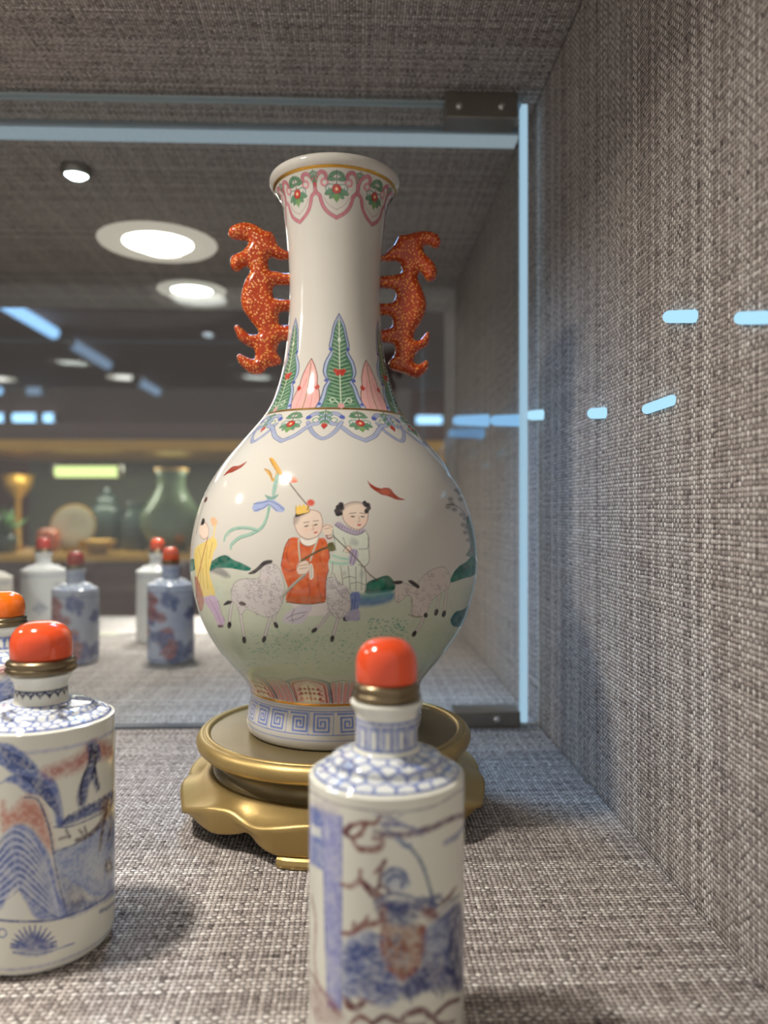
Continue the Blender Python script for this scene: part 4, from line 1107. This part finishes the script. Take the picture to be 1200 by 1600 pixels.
def paint_left(B, D):
    R, nr, ze, zn, zt = D
    B.T = (0, 900, 2.423)
    net(B, D, rows_=6, ncell=36, lw=.045)
    for (x, y) in ((20, 512), (235, 510)):
        for p in ([(x, y - 10), (x - 45, y + 15)], [(x, y - 10), (x - 5, y + 20), (x + 25, y + 35)], [(x, y - 12), (x + 40, y + 5)], [(x - 10, y - 14), (x + 15, y - 18)]): B.S(p, 9, (44, 48, 86), .9, .4)
    # neck lace border
    s1 = sz(B, zt - .42)
    B.ring(s1, 4, (60, 64, 92))
    for k in range(18):
        th = -1.8 + k * 2 * math.pi / 18; r_n = nr
        B.line([(th - .17, s1), (th - .09, s1 - .07), (th, s1 - .09), (th + .09, s1 - .07), (th + .17, s1)], 4, (58, 62, 92))
        B.fill([(th, s1 - .07), (th + .07, s1 - .12), (th, s1 - .19), (th - .07, s1 - .12)], (46, 50, 78))
    B.ring(sz(B, ze - .50), 5, (176, 182, 206), .9, soft=2)
    # scene
    B.F([(-60, 640), (0, 632), (50, 642), (100, 680), (146, 732), (100, 740), (50, 748), (0, 715), (-60, 700)], (104, 124, 180), .95, 2)
    for i in range(12): B.S([(-10 + i * 8, 640 + i * 4), (12 + i * 9, 680 + i * 3), (30 + i * 9.5, 728)], 2.4, (60, 76, 132), .8)
    B.F([(0, 785), (50, 750), (110, 735), (165, 742), (210, 780), (232, 850), (240, 940), (215, 940), (200, 880), (170, 840), (110, 825), (60, 790), (20, 780)], (100, 120, 178), .95, 2)
    for i in range(14): B.S([(60 + i * 8, 752 + i * 1.5), (110 + i * 7.5, 780 + i * 5), (150 + i * 6, 826 + i * 7)], 2.2, (56, 72, 130), .8)
    B.F([(160, 738), (240, 705), (300, 675), (345, 628), (390, 626), (425, 640), (425, 690), (380, 690), (345, 700), (300, 735), (240, 752), (195, 765)], (182, 112, 104), .85, 8)
    B.F([(330, 640), (350, 622), (375, 640), (380, 690), (362, 715), (370, 760), (378, 800), (366, 815), (350, 780), (335, 800), (328, 850), (308, 880), (292, 850), (300, 800), (320, 750), (335, 700)], (70, 84, 136), .92, 3)
    for p in ([(345, 640), (340, 700), (310, 780), (305, 860)], [(360, 640), (362, 700), (350, 760)], [(355, 700), (365, 770), (372, 805)]): B.S(p, 6, (44, 46, 76), .85, .3)
    B.E(355, 675, 16, 22, (58, 50, 66), .8, 5)
    B.F([(215, 948), (250, 915), (310, 880), (370, 850), (430, 812), (430, 862), (370, 895), (300, 925), (250, 945)], (84, 100, 152), .92, 3)
    for i in range(10): B.S([(240 + i * 19, 935 - i * 10), (262 + i * 19, 905 - i * 10)], 4, (50, 60, 108), .7)
    B.S([(205, 950), (260, 950), (330, 925), (400, 890)], 3, (90, 100, 140), .8)
    B.F([(40, 890), (95, 838), (138, 842), (165, 890), (185, 950), (200, 1045), (165, 1010), (120, 950), (70, 940), (20, 960), (10, 900)], (196, 122, 104), .85, 7)
    B.S([(95, 838), (140, 845), (168, 900), (190, 970), (204, 1060), (225, 1170), (255, 1285)], 3.5, (70, 76, 116), .9)
    B.S([(10, 860), (15, 960)], 8, (196, 122, 104), .7, soft=5)
    B.F([(0, 1040), (30, 965), (70, 940), (115, 955), (165, 1020), (195, 1080), (222, 1190), (252, 1285), (180, 1300), (130, 1290), (90, 1220), (60, 1180), (30, 1210), (0, 1270), (-80, 1290), (-80, 1150)], (118, 136, 190), .95, 2)
    for i in range(9):
        o = i * 27
        B.S([(-60 + i * 4, 1110 + o * .6), (10 + i * 4, 985 + o), (62 + i * 2, 958 + o), (120 + i, 1000 + o), (170 + i * 2, 1090 + o * .8), (215 + i, 1240 + o * .22)], 4.2, (188, 196, 216), .75, .2)
        B.S([(-60 + i * 4, 1124 + o * .6), (10 + i * 4, 998 + o), (62 + i * 2, 972 + o), (120 + i, 1014 + o), (170 + i * 2, 1104 + o * .8), (213 + i, 1252 + o * .2)], 3.0, (70, 88, 148), .7, .2)
    B.F([(-70, 1290), (10, 1250), (45, 1205), (80, 1230), (105, 1290), (40, 1300)], (222, 224, 218), .9, 5)
    B.F([(204, 1046), (250, 1028), (310, 1005), (370, 950), (430, 920), (440, 1180), (400, 1210), (350, 1215), (300, 1180), (250, 1150), (222, 1120)], (136, 154, 196), .9, 3)
    B.F([(330, 1060), (380, 1040), (400, 1150), (350, 1170)], (206, 212, 216), .6, 12)
    B.S([(205, 1045), (270, 1022), (330, 990), (380, 950)], 3, (80, 90, 130), .8)
    for p, w in (([(290, 1000), (330, 985), (370, 950), (400, 900), (410, 860)], 10), ([(400, 900), (385, 980), (378, 1035)], 10), ([(420, 940), (410, 1000)], 8), ([(225, 995), (265, 985)], 5), ([(250, 960), (265, 990)], 4), ([(300, 960), (318, 985)], 4), ([(320, 950), (330, 985)], 4)):
        B.S(p, w, (84, 66, 76), .85, .3, soft=1.5)
    B.E(402, 880, 22, 40, (104, 72, 66), .8, 8); B.E(412, 1098, 16, 28, (70, 62, 72), .9, 4); B.E(412, 1100, 6, 11, (190, 186, 180), .9, 2)
    B.F([(215, 1130), (250, 1140), (300, 1180), (330, 1225), (400, 1210), (436, 1170), (436, 1200), (380, 1240), (260, 1290), (235, 1200)], (104, 120, 168), .8, 4)
    B.E(285, 1220, 32, 38, (96, 92, 112), .7, 8); B.E(290, 1205, 20, 22, (214, 214, 210), .7, 6)
    B.S([(-70, 1290), (0, 1303), (100, 1308), (200, 1302), (300, 1270), (380, 1230), (440, 1175)], 4, (84, 96, 150), .9)
    for i in range(26):
        a = math.pi + math.pi * i / 25
        B.S([(128 + 20 * math.cos(a), 1405 + 8 * math.sin(a)), (128 + 88 * math.cos(a), 1405 + 82 * math.sin(a) * (.7 + .3 * (i % 2)))], 5, (88, 102, 158), .85, .5, sm=False)
    B.E(125, 1408, 70, 26, (96, 110, 166), .8, 6); B.S([(50, 1425), (150, 1432), (280, 1390)], 3, (110, 124, 176), .8)
    B.S(arc(8, 1352, 16, 0, 330, 12), 3, (110, 124, 176), .8)
    B.S([(380, 1270), (410, 1255), (432, 1235)], 6, (90, 100, 150), .8, soft=2)
    B.ring(sz(B, .30), 4, (160, 168, 200), .8, soft=2); B.ring(sz(B, .12), 4, (170, 176, 204), .8, soft=2)

def paint_far_left(B, D):
    R, nr, ze, zn, zt = D
    B.T = (0, 0, 1.0)
    net(B, D, rows_=3, ncell=20, blots=((15, 1050, 12),))
    for z in (zt - .4, zn + .12): B.ring(sz(B, z), 4, COB)
    for k in range(20):
        th = -1.8 + k * 2 * math.pi / 20
        s0, s1 = sz(B, zn + .14), sz(B, zt - .42)
        B.fill([(th - .1, s1 - .12), (th + .1, s1 - .12), (th + .1, s1), (th - .1, s1)], COB); B.line([(th, s0 + .05), (th, s1)], 4, COB)
    B.F([(-6, 1045), (14, 1036), (26, 1040), (20, 1052), (2, 1056)], (150, 84, 70), .8, 3)
    B.ring(sz(B, ze - .5), 4, (150, 162, 200)); generic_scene(B, D, 5, (110, 128, 184))

def generic_scene(B, D, seed, main, alpha=.9):
    R, nr, ze, zn, zt = D
    q = random.Random(seed)
    for i in range(16):
        th, s = q.uniform(-1.5, 4.2), q.uniform(sz(B, .7), sz(B, ze - .9))
        w, h = q.uniform(.2, .5), q.uniform(.3, .9)
        t = np.linspace(0, 2 * math.pi, 11, endpoint=False)
        rr = np.array([q.uniform(.6, 1.2) for _ in t])
        c = main if q.random() < .75 else (150, 90, 84)
        B.fill(np.c_[th + w * rr * np.cos(t), s + h * rr * np.sin(t)], c, alpha, 6)
        B.line([(th - w, s - h * .4), (th, s + h * .2), (th + w, s - h * .3)], 6, tuple(int(v * .6) for v in main), .8)
    B.ring(sz(B, .4), 5, main, .8); B.ring(sz(B, ze - .6), 4, main, .6)

GRP = 'small painted snuff bottles with rounded stoppers'
bottle(604, 16.4, 1.65, .66, (5.95, 6.36, 7.42), .66, 7.80, 8.72, .735, coral_cap, 'snuff bottle painted with brown cloud scrolls, nearest the camera, before the gold stand', GRP, paint_centre, 460, 420)
bottle(65, 20.45, 1.85, .66, (6.05, 6.38, 7.16), .78, 7.54, 8.50, .90, coral_cap, 'snuff bottle painted with blue mountains, in front of the glass door at left', GRP, paint_left, 460, 420)
bottle(4, 28.0, 1.9, .66, (6.0, 6.40, 7.30), .76, 7.62, 8.52, .84, orange_cap, 'bright orange stoppered snuff bottle cut by the left picture edge', GRP, paint_far_left, 200, 200)
# ------------------------------------------------------------------ bottles beyond the glass
def paint_dark(B, D):
    net(B, D, rows_=3, ncell=18); generic_scene(B, D, 8, (66, 78, 128), .95); generic_scene(B, D, 18, (72, 84, 132), .9); B.ring(sz(B, D[4] - .5), 5, COB)
def paint_pale(B, D):
    B.ring(sz(B, D[2] - .5), 5, (150, 160, 190)); generic_scene(B, D, 3, (168, 176, 198), .6)
GB = 'blurred bottles behind the glass door'
def far_bottle(px, depth, R, top, cap, label, paint, base, cr=.62):
    bottle(0, depth, R, .66, (top - 2.75, top - 2.35, top - 1.35), cr, top - 1.0, top, cr + .07, cap, label, GB, paint, 130, 120, base, at(px, depth))
red_cap = stopper_mat('red_glass', (190, 50, 40), (206, 74, 60))
dark_cap = stopper_mat('dark_red_glass', (150, 42, 34), (164, 58, 48))
far_bottle(267, 58.5, 1.75, 8.75, coral_cap, 'dark blue painted snuff bottle behind the glass door, standing next to the vase', paint_dark, (170, 176, 196))
far_bottle(246, 67.5, 1.8, 9.1, coral_cap, 'pale doubled reflection of a snuff bottle, built solid, partly hidden behind the dark blue one next to the vase', paint_pale, (220, 220, 218))  # reflected double of the dark bottle, added as a solid one
far_bottle(118, 58.0, 1.7, 8.45, dark_cap, 'grey blue snuff bottle with dark red stopper behind the glass door', paint_dark, (164, 168, 180))
far_bottle(68, 67.0, 1.9, 9.2, red_cap, 'doubled reflection of a white snuff bottle, built solid, with pinkish red stopper behind the glass door', paint_pale, (226, 226, 224))  # reflected double of the grey blue bottle, added as a solid one
far_bottle(-18, 62.0, 1.8, 9.0, red_cap, 'pale snuff bottle behind the glass door at the left picture edge', paint_pale, (222, 216, 204))

# ------------------------------------------------------------------ glass door with clamps
clear = glass_mat('clear_glass')
steel = plain('brushed_steel', (150, 144, 134), 0.32, 0.7, noise=0.1, nscale=300)
seal = plain('grey_seal', (70, 76, 84), 0.4)
def edge_mat():
    """polished sheet edge: milky, picks up and passes on light"""
    m = bpy.data.materials.new('polished_glass_edge'); m.use_nodes = True
    nt = m.node_tree; nt.nodes.clear()
    d = nt.nodes.new('ShaderNodeBsdfDiffuse'); d.inputs[0].default_value = (.78, .93, .98, 1)
    t = nt.nodes.new('ShaderNodeBsdfTranslucent'); t.inputs[0].default_value = (.78, .93, .98, 1)
    g = nt.nodes.new('ShaderNodeBsdfGlossy'); g.inputs['Roughness'].default_value = .12
    a = nt.nodes.new('ShaderNodeMixShader'); a.inputs[0].default_value = .55
    b = nt.nodes.new('ShaderNodeMixShader'); b.inputs[0].default_value = .12
    o = nt.nodes.new('ShaderNodeOutputMaterial')
    nt.links.new(d.outputs[0], a.inputs[1]); nt.links.new(t.outputs[0], a.inputs[2])
    nt.links.new(a.outputs[0], b.inputs[1]); nt.links.new(g.outputs[0], b.inputs[2]); nt.links.new(b.outputs[0], o.inputs[0])
    return m
GX1 = 9.2                                        # free edge of the pane
GT = CEIL_Z - 0.35
door = tag(empty('glass_door', (0, GLASS_Y, 0)), 'clear frameless glass door with steel clamp hinges behind the vase', 'glass door')
MB().box(-58, GX1 - .30, 0, 0.6, 0.12, GT).build('pane', clear, door)
MB().box(GX1 - .34, GX1, 0.0, 0.6, 0.12, GT, 0.05).build('glowing_edge', emis('edge_glow', (.46, .70, .88), .80), door)['label'] = 'pale blue glass edge, its caught light put in as glow'  # light caught in the glass edge put in as emission; no lamp there
MB().box(-58, GX1 - .30, 0.0, 0.6, GT, GT + .08).build('top_edge', edge_mat(), door)
MB().box(-58, GX1 - 2.6, -.05, 0.65, 0.0, 0.12).build('bottom_seal', seal, door)
screw_mat = plain('polished_screw', (214, 210, 204), .2, .8)
def clamp(x0, x1, z0, z1, screws):
    h = MB().box(x0, x1, -.5, 1.1, z0, z1, .06).build('hinge', steel, door)
    for (sx, sz_) in screws:
        MB().lathe([(0, .18), (.13, .16), (.21, .08), (.22, 0), (.22, -.05), (0, -.05)], 20).build('screw', screw_mat, h, True, (sx, -.5, sz_)).rotation_euler = (math.pi / 2, 0, 0)
clamp(4.75, 8.55, GT - 1.05, CEIL_Z, ((5.45, GT - .45), (7.7, GT - .42)))
clamp(5.2, 8.7, 0.0, .85, ((7.45, .42),))

# ------------------------------------------------------------------ lamps of the showcase
trim_white = plain('lamp_trim', (226, 216, 204), 0.4)
def area(name, parent, loc, size, watt, col, rot=(0, 0, 0), shape='DISK', size_y=None, spread=180):
    l = bpy.data.lights.new(name, 'AREA'); l.shape = shape; l.size = size * CM
    if size_y: l.size_y = size_y * CM
    l.energy = watt; l.color = col; l.spread = math.radians(spread)
    o = bpy.data.objects.new(name, l); COL.objects.link(o); o.parent = parent
    o.location = [v * CM for v in loc]; o.rotation_euler = rot
    return o
ring_mat = emis('lamp_ring_glow', (1.0, .88, .72), .55)  # light bounced onto the trim ring, put in as emission
lens_mat = emis('downlight_lens', (1.0, .95, .86), 9.0)
def downlight(x, y, z, r, label, watt, lens=lens_mat, spread=150):
    root = tag(empty('downlight', (x, y, z)), label, 'ceiling lamp', 'round recessed ceiling lamps')
    MB().lathe([(r * .58, -.02), (r * .62, -.16), (r * .80, -.22), (r * .98, -.14), (r, 0)], 48).build('glowing_ring', ring_mat, root, True)
    MB().lathe([(0, -.10), (r * .45, -.09), (r * .60, -.04), (r * .60, 0)], 40).build('lens', lens, root, True)
    if watt: area('lamp', root, (0, 0, -.24), r * .9, watt, WARM, spread=spread)
    return root
downlight(-16.3, 17.4, CEIL_Z, 3.6, 'recessed downlight in the linen ceiling in front of the glass door', DOWNLIGHT_W)
downlight(-42.0, 29.0, CEIL_Z, 3.6, 'recessed downlight in the linen ceiling far to the left', DOWNLIGHT_W * .8)
downlight(-16.3, 64.0, CEIL_Z, 4.8, 'large round downlight in the linen ceiling behind the glass door', DOWNLIGHT_W * .45, spread=125)
downlight(-16.4, 77.5, CEIL_Z, 3.4, 'reflection of the large downlight, built as a smaller lamp further back in the linen ceiling', 0.55, spread=55)  # the larger lamp's reflection in the far pane, added as a lamp
# front glass reflection band, added as a glowing strip just behind the door
strip = tag(empty('reflection_strip', (0, 45.0, CEIL_Z)), 'pale bluish reflection band, built as a glowing strip along the ceiling just behind the glass door', 'reflected band')
MB().box(-55, WALL_X - .4, -.9, .9, -.25, 0).build('band_backing', plain('band_backing_paint', (150, 160, 166), .4), strip)
MB().box(-55, WALL_X - .4, -.6, .6, -.5, -.25, .08).build('glow_band', emis('band_glow', (.66, .80, .88), .42), strip)
area('lamp', strip, (-4, 0, -.7), 16, COOL_STRIP_W, COOL, shape='RECTANGLE', size_y=1.0, spread=80, rot=(math.radians(-16), math.radians(-18), 0))
# spotlight reflection, added as a small glowing spot under the ceiling
spot = tag(empty('spot_reflection', (-18.0, 50.2, CEIL_Z)), 'small dazzling cool white spotlight reflection, built as a lamp, behind the glass door', 'spot lamp')
MB().lathe([(.95, 0), (.95, -.5), (.8, -.6), (.7, -.5)], 32).build('cup', steel, spot, True)
MB().lathe([(0, -.72), (.45, -.68), (.7, -.5)], 32).build('bulb', emis('spot_glint', (.82, .93, 1.0), 14), spot, True)  # glint of the spotlight reflection, added as a bulb

# ------------------------------------------------------------------ far pane of the showcase
far_pane = tag(empty('glass_panel', (0, 72, 0)), 'second glass panel closing the far side of the showcase', 'glass panel')
MB().box(-60, WALL_X - .4, 0, .6, .05, CEIL_Z - .1).build('pane', clear, far_pane)

# ------------------------------------------------------------------ shop beyond: ceiling lamps, cabinet and wares
blue_led = emis('blue_led', (.34, .62, 1.0), 1.5)
blue_soft = emis('blue_led_soft', (.36, .50, .72), .55)
def proj(px, py, Y):
    """case position of a pixel on the plane y = Y"""
    a = (px - 600.0) / FPX
    d = Y / (FWD[1] + a * RGT[1])
    x, _ = at(px, d)
    return x, zat(py, d)
def tube_lamp(p, q, r, mat, label, group='cool tube lamps of the shop'):
    m = (Vector(p) + Vector(q)) / 2
    root = tag(empty('tube_lamp', m), label, 'tube lamp', group)
    a, b = Vector(p) - m, Vector(q) - m
    MB().tube(a, b, r).build('tube', mat, root, True)
    e = (b - a).normalized()
    MB().tube(a - e * r * .6, a, r * 1.15).build('end_cap', steel, root, True); MB().tube(b, b + e * r * .6, r * 1.15).build('end_cap', steel, root, True)
hc = SHOP_CEIL - 6
for (x0, y0, x1, y1, mat, lb) in ((-10, 464, 84, 520, blue_led, 'upper slanting blue tube lamp at the left picture edge'), (-10, 606, 84, 640, blue_led, 'lower slanting blue tube lamp at the left picture edge'),
                                  (108, 534, 168, 570, blue_soft, 'faint blue tube lamp continuing the upper slanting one'), (214, 594, 300, 645, blue_soft, 'faint slanting tube lamp beside the neck of the vase'), (155, 652, 214, 668, blue_soft, 'dim blue tube lamp above the small blue one')):
    pts = []
    for (x, y) in ((x0, y0), (x1, y1)):
        d = (hc - CAM_H) * FPX / (800 - y)
        g = at(x, d); pts.append((g[0], min(g[1], 800), hc))
    tube_lamp(pts[0], pts[1], 4.0, mat, lb)
for (xa, xb, y, h, lb) in ((-6, 8, 653, 8, 'tiny blue wall lamp cut by the left picture edge'), (22, 58, 653, 8, 'long pill shaped blue wall lamp, middle of three in a row'), (70, 86, 653, 8, 'short blue wall lamp, right end of a row of three'), (68, 88, 675, 7, 'small blue wall lamp under the right end of the row'), (152, 186, 678, 7, 'single blue wall lamp above the gold cornice'), (650, 690, 657, 8, 'blue reflection built as a wall lamp close to the right shoulder of the vase')):  # the last one is a front glass reflection, added as a lamp
    p, q = proj(xa, y, 820 - h * .6), proj(xb, y, 820 - h * .6)
    tube_lamp((p[0], 820 - h * .6, p[1]), (q[0], 820 - h * .6, q[1]), h * .6, emis('blue_wall_led', (.40, .70, 1.0), 2.2), lb, 'blue lamps on the shop back wall')
for (px, py, lb) in ((195, 590, 'distant round downlight in the shop ceiling'), (-4, 592, 'distant round downlight at the left picture edge')):
    d = (SHOP_CEIL - CAM_H) * FPX / (800 - py); g = at(px, d)
    downlight(g[0], g[1], SHOP_CEIL, 17, lb, 0, emis('far_lens', (1, .92, .84), 1.6))
g = at(203, (SHOP_CEIL - CAM_H) * FPX / 361)
spot2 = tag(empty('ceiling_spot', (g[0], g[1], SHOP_CEIL)), 'small round blue lamp between the two large downlights', 'spot lamp')
MB().lathe([(5.2, 0), (5.2, -2.4), (4.6, -3), (4.2, -2.4)], 32).build('cup', steel, spot2, True)
MB().lathe([(0, -3.2), (3.2, -3.0), (4.2, -2.4)], 32).build('bulb', emis('blue_spot_bulb', (.5, .75, 1.0), 3), spot2, True)
area('shop_glow', None, (-150, 400, SHOP_CEIL - 12), 200, 60, (1, .86, .78))

gilt = plain('gilt_wood', (196, 148, 62), .4, .5, noise=.2, nscale=20)
dark_wood = plain('dark_red_wood', (84, 48, 46), .5, noise=.2, nscale=15)
inner = plain('cabinet_lining', (78, 80, 70), .6, noise=.15, nscale=10)
def reflection_pill(x0, y0, x1, y1, r, mat, label, group):
    """front glass reflection, added as a small glowing pill on the right linen wall between two pixels"""
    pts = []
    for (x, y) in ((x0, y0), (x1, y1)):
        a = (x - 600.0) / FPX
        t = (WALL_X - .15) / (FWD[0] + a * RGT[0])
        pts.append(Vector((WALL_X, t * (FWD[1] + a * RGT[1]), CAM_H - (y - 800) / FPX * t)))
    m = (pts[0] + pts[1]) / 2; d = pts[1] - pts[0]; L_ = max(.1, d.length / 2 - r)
    root = tag(empty('reflection_pill', m), label, 'wall lamp', group)  # front glass reflection, added as a glowing pill
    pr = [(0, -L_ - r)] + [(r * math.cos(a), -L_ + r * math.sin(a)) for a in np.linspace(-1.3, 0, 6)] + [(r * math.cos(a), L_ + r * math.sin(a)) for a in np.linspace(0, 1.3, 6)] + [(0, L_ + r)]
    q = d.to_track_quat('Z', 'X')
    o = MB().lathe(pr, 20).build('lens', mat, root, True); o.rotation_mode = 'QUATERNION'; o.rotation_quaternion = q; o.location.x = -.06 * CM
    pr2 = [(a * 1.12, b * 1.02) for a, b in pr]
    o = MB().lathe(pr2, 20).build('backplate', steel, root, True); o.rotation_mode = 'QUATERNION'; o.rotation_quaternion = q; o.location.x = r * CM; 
pill = emis('pill_glow', (.42, .74, .95), 1.15)  # glow for front glass reflections, added as solid pills on the wall
PG, PB = 'pill shaped blue reflections built on the right linen wall', 'blue reflection bars built on the side wall behind the glass door'
reflection_pill(1037, 495, 1083, 494, .19, pill, 'pale blue pill shaped reflection, upper left of the pair high on the linen wall', PG)
reflection_pill(1147, 497, 1196, 496, .16, pill, 'pale blue pill shaped reflection at the right picture edge, high on the linen wall', PG)
reflection_pill(1004, 640, 1049, 624, .17, pill, 'tilted pale blue pill shaped reflection on the linen wall', PG)
reflection_pill(920, 646, 943, 645, .22, pill, 'small round pale blue reflection between the tilted one and the glass edge', PG)
reflection_pill(826, 649, 846, 648, .27, pill, 'small pale blue reflection on the linen wall right next to the glass edge', PG)
pill2 = emis('bar_glow', (.30, .60, .95), .95)  # bars behind the door are added front glass reflections as well
reflection_pill(712, 657, 762, 657, .45, pill2, 'longer blue reflection bar on the wall behind the glass door', PB)
reflection_pill(770, 657, 811, 657, .36, pill2, 'blue reflection bar next to the glowing glass edge, behind the door', PB)
reflection_pill(704, 677, 754, 677, .40, emis('bar_glow_dim', (.26, .50, .85), .5), 'dimmer blue reflection bar just below the longer one', PB)
CY = 205.0
cx0, _ = proj(-60, 700, CY); cx1, _ = proj(700, 700, CY)
zc = proj(200, 696, CY)[1]; zs_ = proj(200, 866, CY)[1]
cab = tag(empty('display_cabinet', ((cx0 + cx1) / 2, CY, -95)), 'dark wooden display cabinet with gilt cornice across the aisle', 'cabinet')
hw = (cx1 - cx0) / 2; b0 = 95.0
MB().box(-hw, hw, 0, 45, 0, b0 + zs_ - 1.8, .5).build('base', dark_wood, cab)
MB().box(-hw - 1, hw + 1, -2, 46, b0 + zs_ - 1.8, b0 + zs_, .3).build('ledge', gilt, cab)
MB().box(-hw, hw, 42, 45, b0 + zs_, b0 + zc).build('back_panel', inner, cab)
MB().box(-hw - 1, hw + 1, -2, 46, b0 + zc - 1.6, b0 + zc + 1.4, .4).build('cornice', gilt, cab)
MB().box(-hw, hw, 0, 45, b0 + zc + 1.4, b0 + zc + 6).build('top_board', dark_wood, cab)
for x in (-hw + 1.5, hw - 1.5): MB().box(x - 1.5, x + 1.5, 0, 3, b0 + zs_, b0 + zc - 1.6, .2).build('post', gilt, cab)
p, q = proj(88, 737, CY + 6), proj(186, 737, CY + 6)
tube_lamp((p[0], CY + 6, p[1]), (q[0], CY + 6, q[1]), 1.5, emis('yellow_green_tube', (.90, 1.0, .36), 1.5), 'yellow green tube lamp inside the gilt cabinet')
p, q = proj(60, 715, CY + 20), proj(330, 715, CY + 20)
area('cabinet_glow', None, ((p[0] + q[0]) / 2, CY + 14, zc - 3), 60, 2.2, (1, .95, .75), shape='RECTANGLE', size_y=6)
green_glaze = plain('green_glaze', (112, 128, 104), .15, noise=.2, nscale=40)
dark_glaze = plain('dark_glaze', (58, 70, 68), .15, noise=.2, nscale=40)
cream = plain('cream_glaze', (206, 196, 170), .2, noise=.15, nscale=30)
leafm = plain('leaf_green', (92, 132, 78), .5, noise=.3, nscale=60)
def ware(name, px, prof, mat, label, cat, dy=14, n=40):
    x, _ = proj(px, 860, CY + dy)
    root = tag(empty(name, (x, CY + dy, zs_)), label, cat, 'wares in the gilt cabinet')
    MB().lathe(prof, n).build('body', mat, root, True)
    return root
g1 = ware('green_vase', 268, [(0, 0), (4, 0), (4.2, .6), (6.5, 3), (8.6, 7), (8.2, 11), (5.5, 15), (3.8, 18), (3.6, 21), (4.6, 23), (4.3, 23), (3.2, 21), (0, 20)], green_glaze, 'pear shaped green glazed vase standing in the cabinet', 'vase')
MB().lathe([(4.62, 22.8), (4.75, 23.0), (4.62, 23.2), (4.4, 23.0), (4.62, 22.8)], 40).build('rim', gilt, g1, True)
g2 = ware('dark_jar', 168, [(0, 0), (3.4, 0), (4.6, 3), (5.2, 8), (4.8, 12), (3.2, 14), (0, 14)], dark_glaze, 'dark covered jar standing in the cabinet', 'jar', 26)
MB().lathe([(3.6, 14), (3.4, 15), (2, 16.5), (.8, 17), (1.2, 18), (0, 19)], 32).build('lid', dark_glaze, g2, True)
g5 = ware('slim_vase', 212, [(0, 0), (2.8, 0), (3.8, 2), (4.0, 9), (2.6, 11), (2.2, 13), (2.8, 14), (0, 13.6)], dark_glaze, 'slim dark vase between the covered jar and the green vase', 'vase', 20)
# gold rimmed plate on a stand
x, z = proj(116, 822, CY + 12)
pl = tag(empty('plate', (x, CY + 12, zs_)), 'round cream plate with gold rim propped in the cabinet', 'plate', 'wares in the gilt cabinet')
o = MB().lathe([(0, 0), (3.0, .05), (3.6, .3), (6.0, .9), (6.2, 1.0), (5.9, 1.15), (3.4, .6), (0, .4)], 48).build('dish', cream, pl, True, (0, 0, 6.9)); o.rotation_euler = (math.radians(78), 0, 0)
o2 = MB().lathe([(5.6, .75), (6.3, .95), (6.3, 1.15), (5.6, .95), (5.6, .75)], 48).build('gilt_rim', gilt, pl, True, (0, -.1, 6.9)); o2.rotation_euler = (math.radians(78), 0, 0)
MB().box(-3.2, 3.2, -1, 3, 0, .8, .2).box(-.4, .4, 1.0, 1.8, .8, 9.0).build('easel', gilt, pl)
g3 = ware('gold_bowl', 153, [(0, 0), (2.0, 0), (2.2, .5), (4.6, 2.2), (5.0, 3.6), (4.7, 3.6), (4.2, 2.4), (0, 1.0)], gilt, 'small gold bowl at the cabinet edge right of the plate', 'bowl', 4)
g4 = ware('gold_cup', 28, [(0, 0), (2.4, 0), (1.0, 2), (1.0, 15), (3.6, 18), (4.6, 22), (4.2, 22), (3, 18.5), (0, 17)], gilt, 'tall gold goblet at the left of the cabinet', 'goblet', 24)
g6 = ware('orange_jar', 75, [(0, 0), (2.2, 0), (3.0, 2), (3.0, 5), (2.2, 6.4), (0, 6.6)], stopper_mat('orange_glaze', (196, 84, 40), (206, 104, 60)), 'little orange jar left of the plate in the cabinet', 'jar', 8)
g7 = ware('foliage_ornament', 6, [(0, 0), (3, 0), (3.6, 3), (3.4, 5), (0, 5)], dark_glaze, 'green leafy ornament in a dark pot at the left picture edge', 'ornament', 10)
rl = random.Random(2)
for i in range(14):
    a, t = rl.uniform(0, 6.28), rl.uniform(.3, 1.1)
    dx, dy_, dz = math.sin(a) * math.sin(t), math.cos(a) * math.sin(t), math.cos(t)
    L_ = rl.uniform(6, 11); s = Vector((dx, dy_, dz)); w = s.cross(Vector((0, 0, 1))).normalized() * 1.4; c = Vector((0, 0, 4.5))
    up = Vector((0, 0, .5))
    vs = [c, c + s * L_ * .5 + w, c + s * L_, c + s * L_ * .5 - w, c + s * L_ * .5 + up]
    link('leaf', mesh_from('leaf', [tuple(v) for v in vs], [(0, 1, 4), (1, 2, 4), (2, 3, 4), (3, 0, 4), (0, 3, 1), (1, 3, 2)]), leafm, g7)
